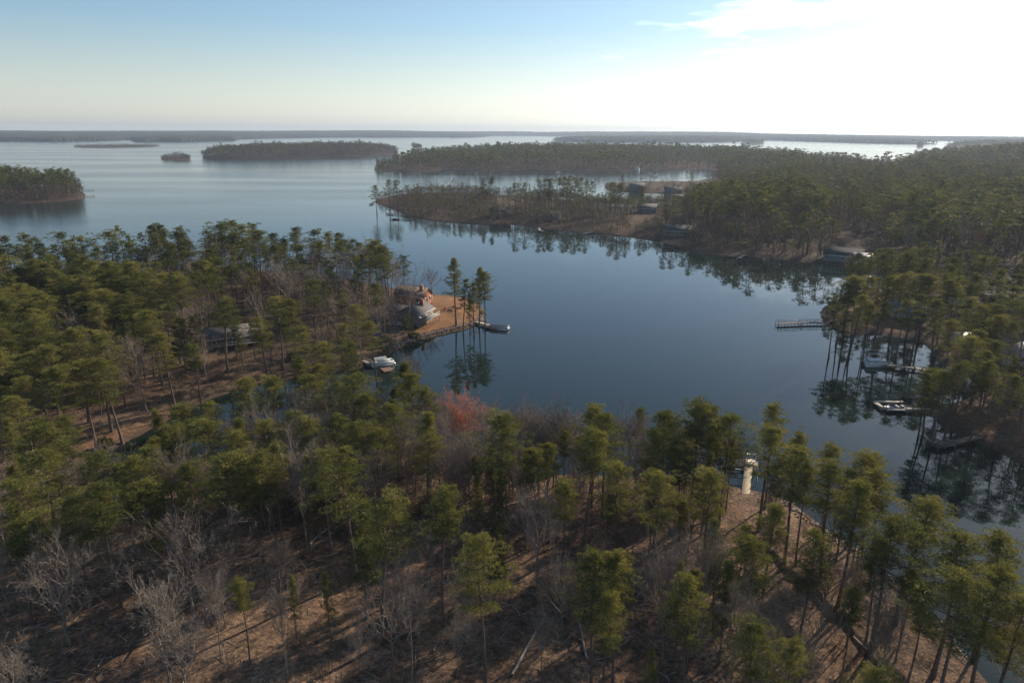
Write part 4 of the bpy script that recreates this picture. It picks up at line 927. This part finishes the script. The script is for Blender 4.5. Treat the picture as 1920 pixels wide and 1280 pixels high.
def pontoon(u, v, rz, label, cover='canvas', top=True, s=1.0):
    x, y = W_(u, v, .3); root = empty('pontoon_boat', (x, y, 0), R_(rz)); root.scale = (s, s, s); tag(root, label, 'boat'); m = MB()
    for i in (-.85, .85): m.cyl((i, -3.2, .12), (i, 3.0, .12), .32, n=10); m.cyl((i, 3.0, .12), (i, 3.7, .3), .32, .08, n=10)
    m.build('pontoon', Mt['alu'], root, True)
    MB().box((0, 0, .5), (2.4, 7.0, .12)).build('deck', Mt['cream'], root)
    r = MB()
    for c, d in (((-1.15, 0, .95), (.06, 6.4, .75)), ((1.15, 0, .95), (.06, 6.4, .75)), ((0, -3.2, .95), (2.3, .06, .75)), ((.7, 3.2, .95), (.9, .06, .75)), ((-.7, 3.2, .95), (.9, .06, .75))): r.box(c, d)
    r.build('side_panel', Mt['white'] if cover != 'navy' else Mt['silver'], root)
    st = MB()
    for c, d in (((-.8, 1.8, .78), (.6, 2.2, .45)), ((.8, 1.8, .78), (.6, 2.2, .45)), ((-.75, -2.2, .78), (.65, 1.6, .45)), ((.75, -.4, .8), (.6, .6, .6))): st.box(c, d)
    st.build('seat', Mt['cream'], root)
    if top:
        cv = MB(); V = []
        for yy in np.linspace(-2.4, 1.2, 7):
            for a in np.linspace(-1, 1, 7): V.append([a * 1.15, yy, 2.35 - .22 * a * a + .05 * math.cos(yy)])
        F = [[i * 7 + j, i * 7 + j + 1, (i + 1) * 7 + j + 1, (i + 1) * 7 + j] for i in range(6) for j in range(6)]
        cv.raw(V, F); cv.raw([[a, b_, c - .05] for a, b_, c in V], [f[::-1] for f in F]); cv.build('canopy', Mt[cover], root)
        p = MB()
        for i in (-1.1, 1.1):
            for j in (-2.2, 1.0): p.cyl((i, j * .55 - .3, .9), (i, j, 2.2), .03, n=5)
        p.build('canopy_pole', Mt['alu'], root)
    else:
        V = [[i * 1.12, j, 1.36 + .25 * (1 - i * i)] for j in np.linspace(-3.1, 3.1, 5) for i in (-1, -.5, 0, .5, 1)]
        MB().raw(V, [[a * 5 + b_, a * 5 + b_ + 1, (a + 1) * 5 + b_ + 1, (a + 1) * 5 + b_] for a in range(4) for b_ in range(4)]).build('cover', Mt[cover], root)
    MB().box((0, -3.6, .75), (.4, .5, .7)).box((0, -3.6, .1), (.2, .3, 1.0)).build('outboard_motor', Mt['black'], root)
pontoon(936, 615, -105, 'cream pontoon boat with navy cover at the end of the yellow dock', 'navy', False)
pontoon(717, 682, -65, 'white pontoon boat with grey canopy lifted beside the narrow cove dock', 'canvas', True, 1.0)
pontoon(1641, 684, -95, 'white pontoon boat at the end of the long inlet dock', 'white', True, .95)
pontoon(1290, 450, -80, 'pale pontoon boat moored in the dark corner under the upper right wood', 'white', True)
def runabout(u, v, rz, label, mat='white', s=1.0, z=0):
    x, y = W_(u, v, .3 + z); root = empty('motor_boat', (x, y, z), R_(rz)); root.scale = (s, s, s); tag(root, label, 'boat')
    V = []; st_ = [(-2.6, 1.0, .1), (-1, 1.1, 0), (.8, 1.0, .05), (2.2, .6, .2), (3.0, .05, .5)]
    for yy, w, k in st_: V += [[-w, yy, .75 + k * .4], [-w * .75, yy, -.1 + k], [0, yy, -.3 + k], [w * .75, yy, -.1 + k], [w, yy, .75 + k * .4]]
    F = [[i * 5 + j, i * 5 + j + 1, (i + 1) * 5 + j + 1, (i + 1) * 5 + j] for i in range(4) for j in range(4)] + [[0, 1, 2, 2], [0, 2, 4, 4], [2, 3, 4, 4]]
    MB().raw(V, F).build('hull', Mt[mat], root)
    MB().raw([[-.9, .9, .72], [.9, .9, .72], [.5, 2.2, .8], [-.5, 2.2, .8], [0, 2.95, .9]], [[0, 1, 2, 3], [3, 2, 4, 4]]).build('foredeck', Mt['white'], root)
    MB().box((0, -.8, .35), (1.7, 3.2, .08)).build('cockpit_floor', Mt['canvas'], root)
    MB().box((-.4, -.6, .65), (.5, .5, .5)).box((.4, -.6, .65), (.5, .5, .5)).box((0, -2.1, .65), (1.5, .5, .45)).build('seat', Mt['cream'], root)
    MB().box((0, .85, 1.0), (1.5, .05, .45)).build('windscreen', Mt['glass'], root); MB().box((0, -2.8, .7), (.35, .4, .7)).build('outboard_motor', Mt['black'], root)
runabout(1677, 765, 95, 'dark open motor boat inside the U-shaped slip', 'navy')
runabout(1171, 437, 60, 'small white motor boat by the dock right of the bright lawn'); runabout(742, 411, 80, 'dark small boat at the lowest dock left of the far peninsula', 'navy')
runabout(902, 418, 70, 'white beached boat on the left part of the peninsula shore'); runabout(1068, 430, 75, 'small white boat beside the slanting peninsula dock')

# ---- cars, garden things
def car(u, v, rz, mat, label):
    x, y, z = on_ground(u, v); root = empty('parked_car', (x, y, z), R_(rz)); tag(root, label, 'car')
    pr = [(-2.2, .35), (-2.25, .8), (-1.9, 1.0), (-1.3, 1.05), (-.9, 1.5), (.6, 1.5), (1.2, 1.05), (2.1, .85), (2.25, .5), (2.2, .3)]; n = len(pr)
    V = [[-.88 if q[1] < 1.2 else -.7, q[0], q[1]] for q in pr] + [[.88 if q[1] < 1.2 else .7, q[0], q[1]] for q in pr]
    F = [[i, (i + 1) % n, n + (i + 1) % n, n + i] for i in range(n)] ; m = MB().raw(V, F)
    for o, fl in ((0, 1), (n, 0)):
        for a, b_, c, d in ((0, 1, 8, 9), (1, 2, 7, 8), (2, 3, 6, 7), (3, 4, 5, 6)): m.raw(V, [[o + a, o + b_, o + c, o + d]])
    m.build('body', Mt[mat], root)
    for i in (-.86, .86):
        for j in (-1.4, 1.4): MB().cyl((i - .1, j, .33), (i + .1, j, .33), .33, n=12).build('wheel', Mt['black'], root)
    g_ = MB()
    for s_ in (-1, 1): g_.raw([[s_ * .90, -.95, 1.1], [s_ * .90, 1.0, 1.1], [s_ * .73, .55, 1.45], [s_ * .73, -.85, 1.45]], [[0, 1, 2, 3]])
    g_.raw([[-.66, .66, 1.49], [.66, .66, 1.49], [.8, 1.2, 1.12], [-.8, 1.2, 1.12]], [[0, 1, 2, 3]]).build('window_glass', Mt['glass'], root)
car(745, 611, 70, 'silver', 'silver car parked at left foot of the beige house'); car(776, 613, 60, 'asph', 'dark grey car parked below the gable of the beige house')
x, y, z = on_ground(845, 582); fp = empty('fire_pit', (x, y, z)); tag(fp, 'ring of red garden chairs round a stone fire pit on the tan lawn', 'fire pit'); m = MB(); m.cyl((0, 0, -.1), (0, 0, .45), .9, n=12); m.build('stone_ring', Mt['rock'], fp)
for k in range(5):
    a = k * 1.25; cx, cyy = 2.3 * math.cos(a), 2.3 * math.sin(a); gc = empty('garden_chair', (x + cx, y + cyy, z), a); tag(gc, 'red slatted garden chair, ' + ['right', 'rear right', 'rear left', 'front left', 'front right'][k] + ' one round the lawn fire pit', 'chair', 'red chairs round the fire pit')
    MB().box((0, 0, .42), (.6, .6, .07)).build('seat', Mt['redp'], gc); MB().box((.32, 0, .8), (.08, .6, .8)).build('backrest', Mt['redp'], gc)
    for i in (-.25, .25):
        for j in (-.25, .25): MB().box((i, j, .18), (.07, .07, .42)).build('leg', Mt['redp'], gc)
x, y, z = on_ground(706, 628); tp = MB(); V = [[i * 1.6, j * 1.1, 1.1 * (1 - abs(j)) + .12 * math.sin(i * 4)] for i in np.linspace(-1, 1, 7) for j in np.linspace(-1, 1, 5)]
tp.raw(V, [[i * 5 + j, i * 5 + j + 1, (i + 1) * 5 + j + 1, (i + 1) * 5 + j] for i in range(6) for j in range(4)]); tag(tp.build('tarp', Mt['tarp'], None, False, (x, y, z)), 'blue tarp draped over a pile at wood edge below the car', 'tarp')
x, y, z = on_ground(745, 616); g_ = np.random.default_rng(3)

# ---- riprap along the point
def rocks(name, pix, n, label, w=1.3, smin=.25, smax=.7):
    g = np.random.default_rng(len(pix)); q = np.array([on_ground(u, v) for u, v in pix]); m = MB(); ico = None
    L = np.concatenate([[0], np.cumsum(np.hypot(*np.diff(q[:, :2], axis=0).T))]); t = g.uniform(0, L[-1], n); X = np.interp(t, L, q[:, 0]) + g.normal(0, w * .5, n); Y = np.interp(t, L, q[:, 1]) + g.normal(0, w * .5, n); Z = height(np.stack([X, Y], 1))
    base = np.array([[i, j, k] for i in (-1, 1) for j in (-1, 1) for k in (-1, 1)], float) * .6; F = np.array([[0, 1, 3, 2], [4, 6, 7, 5], [0, 4, 5, 1], [2, 3, 7, 6], [0, 2, 6, 4], [1, 5, 7, 3]])
    for a, b_, c in zip(X, Y, np.maximum(Z, -.1)):
        s_ = g.uniform(smin, smax); V = base * (1 + g.normal(0, .22, base.shape)); th = g.uniform(0, 3.1); R = np.array([[math.cos(th), -math.sin(th), 0], [math.sin(th), math.cos(th), 0], [0, 0, .7]])
        m.p.append(((V @ R.T) * s_ + [a, b_, c + .1], F))
    o = m.build(name, Mt['rock']); tag(o, label, 'rocks', kind='stuff')
rocks('shore_rocks', [(735, 655), (752, 648), (790, 636), (830, 626), (862, 619), (890, 611), (904, 600), (908, 585)], 760, 'brownish riprap stones along the water edge of the tan lawn point', 1.0, .15, .4)
rocks('bank_stones', [(1470, 940), (1520, 977), (1565, 1010), (1613, 1043), (1650, 1074), (1695, 1117), (1745, 1157), (1800, 1225)], 260, 'scattered grey stones along the near right shore', 1.2, .12, .32)

# ---- fallen logs
def log(u0, v0, u1, v1, r, label, grp='fallen pale logs in the near wood'):
    a = np.array(on_ground(u0, v0)); b_ = np.array(on_ground(u1, v1)); t = np.linspace(0, 1, 6); mid = a + (b_ - a) * t[:, None]; mid[:, 2] = height(mid[:, :2]) + r * .8 + .15 * np.sin(t * 3)
    m = MB().path(mid - a, r * (1 - .6 * t), 7); g = np.random.default_rng(int(u0)); d = unit(b_ - a)
    for k in range(7):
        q = (mid - a)[g.integers(2, 6)]; e = q + g.normal(0, 1, 3) * [1, 1, .3] * 1.3 + [0, 0, .9] + d * .6; m.path([q, (q + e) / 2 + [0, 0, .1], e], [r * .28, r * .18, r * .08], 4)
    tag(m.build('fallen_log', M_DEAD, None, True, tuple(a)), label, 'log', grp)
for a in [(410, 1133, 470, 1093, .2, 'pale log lying left of the pair of tall trunks at lower left'), (580, 1022, 618, 990, .22, 'bleached log on the slope, uppermost of the left logs'), (500, 1083, 612, 1012, .15, 'long thin grey log below the bleached one on the left slope'),
  (960, 1266, 1022, 1156, .2, 'straight pale trunk lying in the dark hollow at bottom centre'), (1100, 1235, 1085, 1165, .14, 'short log right of the straight pale trunk at bottom centre'), (1600, 1192, 1662, 1250, .18, 'grey log across the ditch line at lower right'),
  (838, 850, 858, 838, .2, 'bleached log on top of the brush heap by the reddish tree'), (1376, 1142, 1392, 1116, .14, 'short pale log left of the ditch at lower right'), (655, 978, 668, 968, .2, 'short pale log end beside the bright pine left of centre')]: log(*a)
bp_ = MB(); g = np.random.default_rng(9); x, y, z = on_ground(853, 852)
for k in range(90):
    a = g.normal(0, 1.6, 3) * [1.4, 1, .2] + [0, 0, .3]; b_ = a + unit(g.normal(0, 1, 3) * [1, 1, .35]) * g.uniform(1.5, 4.0); r = g.uniform(.03, .10); bp_.path([a, (a + b_) / 2 + g.normal(0, .15, 3), b_], [r, r * .8, r * .4], 4)
tag(bp_.build('brush_heap', M_DEAD, None, False, (x, y, z)), 'tangled heap of bleached branches at the shore below the reddish tree', 'brush heap')
# ---- sticks and small limbs over the litter
g = np.random.default_rng(19); pt = np.concatenate([g.uniform([-75, 62], [75, 150], (5200, 2))]); z_, r_, d_ = height(pt, True); k_ = (r_ == 1) & (d_ > 1) & (fbm(pt[:, 0] / 5, pt[:, 1] / 5, 91) > .47); pt = pt[k_]; z_ = z_[k_]; n = len(pt)
a_ = g.uniform(0, 6.28, n); L_ = g.uniform(.4, 2.2, n) ** 1.2; q0 = np.stack([pt[:, 0], pt[:, 1], z_ + .06], 1); q1 = q0 + np.stack([np.cos(a_) * L_, np.sin(a_) * L_, g.uniform(0, .35, n) * L_], 1); q1[:, 2] = np.maximum(q1[:, 2], height(q1[:, :2]) + .05)
V, F = prisms(q0, q1, g.uniform(.025, .06, n), .015, 3); tag(link('fallen_branches', make_mesh('fallen_branches', V, F, [M_DEAD])), 'broken pale sticks and small limbs strewn over the near litter slope', 'fallen branches', kind='stuff')
# ---- dead snags
for u, v, h, lb in [(893, 718, 14, 'thin dead trunk standing right of the reddish tree, the taller one'), (867, 745, 12, 'thin dead trunk just left behind the reddish tree'), (829, 724, 14, 'pale dead trunk between the last pine and the reddish tree'), (762, 1120, 13, 'bare straight pole of a dead tree at bottom centre left')]:
    x, y, z = tree_from_top(u, v, h); g = np.random.default_rng(int(u)); root = empty('dead_tree', (x, y, z)); tag(root, lb, 'tree', 'dead trunks standing in the near wood')
    t = np.linspace(0, 1, 7); pth = np.stack([.3 * np.sin(t * 3), .2 * t, t * h - .2], 1); MB().path(pth, .14 * (1 - .75 * t), 6).build('trunk', M_GBARK, root, True); m = MB()
    for k in range(9): q = pth[g.integers(2, 7)]; e = q + g.normal(0, .8, 3) * [1, 1, .4] + [0, 0, .3]; m.path([q, e], [.04, .015], 3)
    m.build('branch_stubs', M_GBARK, root)
# ---- red maple and rusty shrub
def red_tree(u, v, h, mat, label, w=.33):
    x, y, z = tree_from_top(u, v, h); root = empty('maple_tree', (x, y, z - .1)); tag(root, label, 'tree'); tr, br = bare_geo(31, BH, .75, 0, .3); s = h / BH; root.scale = (s, s, s)
    link('trunk', make_mesh('trunk', *tr, mats=[M_GBARK], smooth=True), root); g = np.random.default_rng(4)
    C = np.concatenate([br[0][g.integers(len(br[0]) // 3, len(br[0]), 5200)]]); q = C + g.normal(0, .16, C.shape); sd = unit(g.normal(0, 1, C.shape)) * .10; dr = unit(g.normal(0, 1, C.shape)) * .2
    V = np.stack([q - sd, q + sd, q + dr], 1).reshape(-1, 3); F = np.arange(len(V)).reshape(-1, 3); n = len(br[0]); f4 = br[1][0]
    mi = np.concatenate([np.zeros(len(f4)), np.ones(len(F))]); ti = np.concatenate([np.zeros(n), np.repeat(g.uniform(0, 1, len(F)), 3)])
    link('crown', make_mesh('crown', np.concatenate([br[0], V]), [f4, F + n], [M_TWIG, mat], False, {'tint': ti}, mi), root)
red_tree(878, 768, 12, M_RED, 'reddish budding maple glowing on the near shore left of centre'); red_tree(1900, 1188, 9, M_RUST, 'rusty leaved small tree at the bottom right edge')
red_tree(853, 776, 10, M_RED, 'smaller pinkish budding tree just left of the reddish maple')
# ---- shrubs
def shrub(u, v, r, h, mat, label, seed=0):
    x, y, z = on_ground(u, v); g = np.random.default_rng(seed + int(u)); root = empty('shrub', (x, y, z)); tag(root, label, 'shrub', 'shrubs on the banks'); m = MB()
    for k in range(6): a = g.uniform(0, 6.28); m.path([[0, 0, -.1], [math.cos(a) * r * .3, math.sin(a) * r * .3, h * .4], [math.cos(a) * r * .7, math.sin(a) * r * .7, h * .8]], [.06, .04, .02], 4)
    m.build('stem', M_GBARK, root); n = 1500; q = unit(g.normal(0, 1, (n, 3))); rr_ = g.uniform(.5, 1, (n, 1)) ** .5 * (1 + .2 * np.sin(q[:, :1] * 7 + q[:, 1:2] * 5)); p = q * rr_ * [r, r, h / 2] + [0, 0, h / 2]
    sd = unit(g.normal(0, 1, p.shape)) * .11; V = np.stack([p - sd, p + sd, p + unit(q + g.normal(0, .5, q.shape)) * .28], 1).reshape(-1, 3)
    link('foliage', make_mesh('foliage', V, np.arange(n * 3).reshape(-1, 3), [mat], False, {'tint': np.repeat(g.uniform(.2, .9, n), 3)}), root)
for a in [(197, 843, 1.5, 2.4, M_LEAF, 'round shrub alone on the open bank of the left creek'), (588, 656, 1.7, 2.6, M_LEAF, 'round dark shrub on the slope right of the railed deck'), (722, 661, 2.2, 5.5, M_LEAF, 'upright olive shrub at the water left of the riprap'),
  (655, 688, 2.4, 4.5, M_LEAF, 'broad bush at the waterside left of the narrow cove dock'), (765, 622, 1.8, 6, M_LEAF, 'dark conical evergreen before the gable of the beige house'), (775, 633, 1.8, 1.6, M_LEAF, 'low bush between the beige house and the riprap'), (696, 572, 5, 7, M_LEAF, 'big dark evergreen bush left of the brick house'),
  (547, 672, 1.4, 1.6, M_LEAF, 'small low bush below the railed deck'), (925, 1075, 1.6, 1.6, M_LEAF, 'olive bush by the ledge near the lone central pine')]: shrub(*a)
# ---------------------------------------------------------------- every tree gets words of its own
MARKS = [ # photo position of a landmark, words
 (60, 1050, 'above the spreading bare tree at lower left'), (90, 1210, 'in the bottom left corner'), (250, 1000, 'between the two big spreading bare trees'), (360, 1010, 'around the second spreading bare tree'), (430, 900, 'above the tall bare trunks at lower left'),
 (480, 1000, 'along the row of tall trunks at lower left'), (600, 960, 'above the bleached fallen logs'), (680, 1010, 'right of the bleached fallen logs'), (620, 1150, 'below the bleached fallen logs'), (780, 1150, 'by the bare grey pole at bottom centre'),
 (820, 980, 'left of the lone bright central pine'), (920, 1080, 'at the lone bright central pine'), (1000, 1180, 'around the long log in the dark hollow'), (1130, 1110, 'in the clump right of the dark hollow'), (1000, 960, 'above the central ledge'), (1110, 960, 'in the slender stand above the ledge'),
 (1240, 950, 'where the ledge meets the dense right stand'), (1290, 1090, 'inside the bend of the ledge'), (1300, 1220, 'on the litter slope below the bend of the ledge'), (1440, 1060, 'at the bend of the ledge'), (1430, 1200, 'by the lower right ditch'), (1560, 1180, 'at the log across the lower right ditch'),
 (1640, 1240, 'at the foot of the right bank'), (1720, 1110, 'on the bare strip of the near right bank'), (1820, 1050, 'in the dark clump at the right edge'), (1880, 1180, 'beside the rusty leaved tree'), (1690, 940, 'leaning over the water at right'), (1600, 880, 'on the right part of the near shore'),
 (1500, 870, 'just right of the pale near dock'), (1450, 780, 'standing highest right of the pale near dock'), (1370, 780, 'standing highest left of the pale near dock'), (1330, 880, 'beside the pale near dock'), (1250, 800, 'on the near shore left of the paired tall pines'), (1150, 800, 'on the near shore right of centre'),
 (1140, 880, 'behind the central slender stand'), (1050, 820, 'in the grey bare belt of the near shore'), (970, 800, 'right of the reddish maple'), (900, 880, 'below the reddish maple'), (800, 780, 'left of the reddish maple'), (760, 860, 'below the tall shore clump left of the maple'), (750, 720, 'in the tall clump below the cove float'),
 (660, 730, 'before the narrow gangway dock'), (590, 720, 'at the mouth of the left creek'), (500, 750, 'along the hidden middle of the creek'), (420, 760, 'on the creek bank below the railed deck'), (340, 790, 'right of the round creek shrub'), (520, 860, 'on the near side of the creek'), (400, 860, 'over the dark creek water'),
 (250, 860, 'standing before the open creek bank'), (130, 930, 'at the left end of the creek'), (30, 900, 'on the left edge near the creek end'), (80, 800, 'left of the round creek shrub'), (200, 720, 'behind the open creek bank'), (100, 680, 'in the tall stand above the open creek bank'), (30, 620, 'on the left edge above the creek'),
 (270, 640, 'in the brown hollow left of the ranch house'), (360, 640, 'directly left of the ranch house'), (430, 580, 'behind the ranch house'), (530, 560, 'right of the railed deck'), (610, 560, 'above the lone round bush'), (660, 600, 'above the narrow cove dock'), (740, 540, 'about the beige and brick houses'), (700, 470, 'at the right end of the back tree line'),
 (620, 440, 'on the back tree line left of its right end'), (560, 490, 'behind the middle of the left wood'), (450, 430, 'in the tallest clump of the back tree line'), (380, 480, 'around the dark-roofed back house'), (320, 450, 'left of the tallest back clump'), (230, 460, 'on the back tree line at left'), (130, 460, 'on the back tree line near the left edge'), (30, 460, 'on the back tree line at the left edge'),
 (100, 560, 'in the upper left wood'), (210, 560, 'in the shaded middle of the left wood'), (320, 550, 'below the dark-roofed back house'), (470, 500, 'below the tallest back clump'), (20, 520, 'on the left edge below the back tree line'), (880, 530, 'on the tan lawn point'),
 (730, 350, 'at the tip of the far peninsula'), (800, 350, 'in the far peninsula thicket near its tip'), (870, 350, 'on the left half of the far peninsula'), (940, 350, 'about the dark-gabled far cottage'), (1040, 345, 'in the tall pine row of the far peninsula'), (1110, 350, 'at the right end of the peninsula pine row'), (1180, 360, 'by the blue-grey two-storey house'), (1250, 350, 'on the thin strip of land'), (1290, 400, 'at the root of the far peninsula'),
 (1400, 430, 'on the dark upper right shore'), (1520, 440, 'left of the grey-green shore house'), (1600, 460, 'above the grey-green shore house'), (1590, 550, 'at the tip of the right bank'), (1660, 530, 'above the arched inlet at its left'), (1730, 540, 'above the arched inlet at its right'), (1800, 560, 'by the cream dark-roofed house'), (1880, 580, 'by the wide house at the right edge'),
 (1640, 600, 'along the arch of the inlet'), (1850, 640, 'behind the tiny white shed'), (1780, 700, 'at the landing of the long inlet dock'), (1900, 700, 'below the pale metal roof'), (1860, 780, 'on the lower right bank'), (1750, 480, 'in the dark wood behind the right bank'), (1850, 480, 'in the dark wood at the right edge'),
 (60, 340, 'on the island at the left edge'), (1400, 350, 'in the brown middle of the right wood'), (960, 300, 'on the long far shore')]
ORD = ['first', 'second', 'third', 'fourth', 'fifth', 'sixth', 'seventh', 'eighth', 'ninth', 'tenth', 'eleventh', 'twelfth', 'thirteenth', 'fourteenth', 'fifteenth', 'sixteenth']
STY = {0: 'round-crowned', 1: 'conical', 2: 'flat-topped'}
cells = {}
mk_ = np.array([[m[0], m[1]] for m in MARKS], float)
for k, t, r in TREES:
    u, v = proj((t[0], t[1], t[2] + t[3] * .85)); j = int(np.argmin(((mk_ - [u, v]) ** 2 * [1, 1.6]).sum(1))); cells.setdefault((k, j), []).append((float(u), float(v), t, r))
for (k, j), L in cells.items():
    L.sort(key=lambda q: q[0]); n = len(L); rows = 1 if n <= 9 else 2 if n <= 22 else 3
    bands = [L] if rows == 1 else [[L[i] for i in sorted(range(n), key=lambda i: L[i][1])[a::1][:0] or sorted(sorted(range(n), key=lambda i: L[i][1])[a * n // rows:(a + 1) * n // rows])] for a in range(rows)]
    rn = [''] if rows == 1 else (['upper ', 'lower '] if rows == 2 else ['upper ', 'middle ', 'lower '])
    for bn, B in zip(rn, bands):
        for i, (u, v, t, r) in enumerate(B):
            o = ORD[min(i, 15)]
            if k == 'p':
                ad = STY[PINE_SPECS[t[4] % 10][3]] if t[3] > 13 else 'small slender'; where = 'only ' + bn if len(B) == 1 else o + ' from left of the ' + bn
                lab = (f'{ad} pine, {bn}one {MARKS[j][2]}' if len(B) == 1 else f'{ad} pine, {o} {bn}one from left {MARKS[j][2]}'); cat = 'pine tree'
                gr = 'pine trees of the near wood' if math.hypot(t[0], t[1]) < 170 else 'pine trees of the left wood' if t[0] < 0 else 'pine trees of the right bank'
            else:
                ad = 'slender leafless' if t[5] < .95 else 'spreading leafless'
                lab = (f'{ad} tree, {bn}one {MARKS[j][2]}' if len(B) == 1 else f'{ad} tree, {o} {bn}one from left {MARKS[j][2]}'); cat = 'bare tree'
                gr = 'leafless trees of the near wood' if math.hypot(t[0], t[1]) < 170 else 'leafless trees of the farther banks'
            w = lab.split()
            if len(w) > 16: lab = ' '.join([w[0]] + w[1:]) if len(w) <= 16 else lab.replace(' from left', '', 1)
            w = lab.split()
            if len(w) > 16: lab = ' '.join(w[1:])
            tag(r, lab, cat, gr)
# ---------------------------------------------------------------- the air between
hm = bpy.data.materials.new('haze'); hm.use_nodes = True; nt = hm.node_tree; nt.nodes.clear()
out = nt.nodes.new('ShaderNodeOutputMaterial'); pv = nt.nodes.new('ShaderNodeVolumePrincipled')
pv.inputs['Color'].default_value = (.68, .81, 1.0, 1); pv.inputs['Density'].default_value = HAZE; pv.inputs['Anisotropy'].default_value = .25
nt.links.new(pv.outputs[0], out.inputs['Volume'])
x, y0, y1, z0, z1 = RMAX * 1.01, -800, RMAX * 1.01, -5.0, 120.0
hv = np.array([[a, b_, c] for a in (-x, x) for b_ in (y0, y1) for c in (z0, z1)])
hf = np.array([[0, 1, 3, 2], [4, 6, 7, 5], [0, 4, 5, 1], [2, 3, 7, 6], [0, 2, 6, 4], [1, 5, 7, 3]])
tag(link('haze', make_mesh('haze', hv, hf, [hm])), kind='stuff')
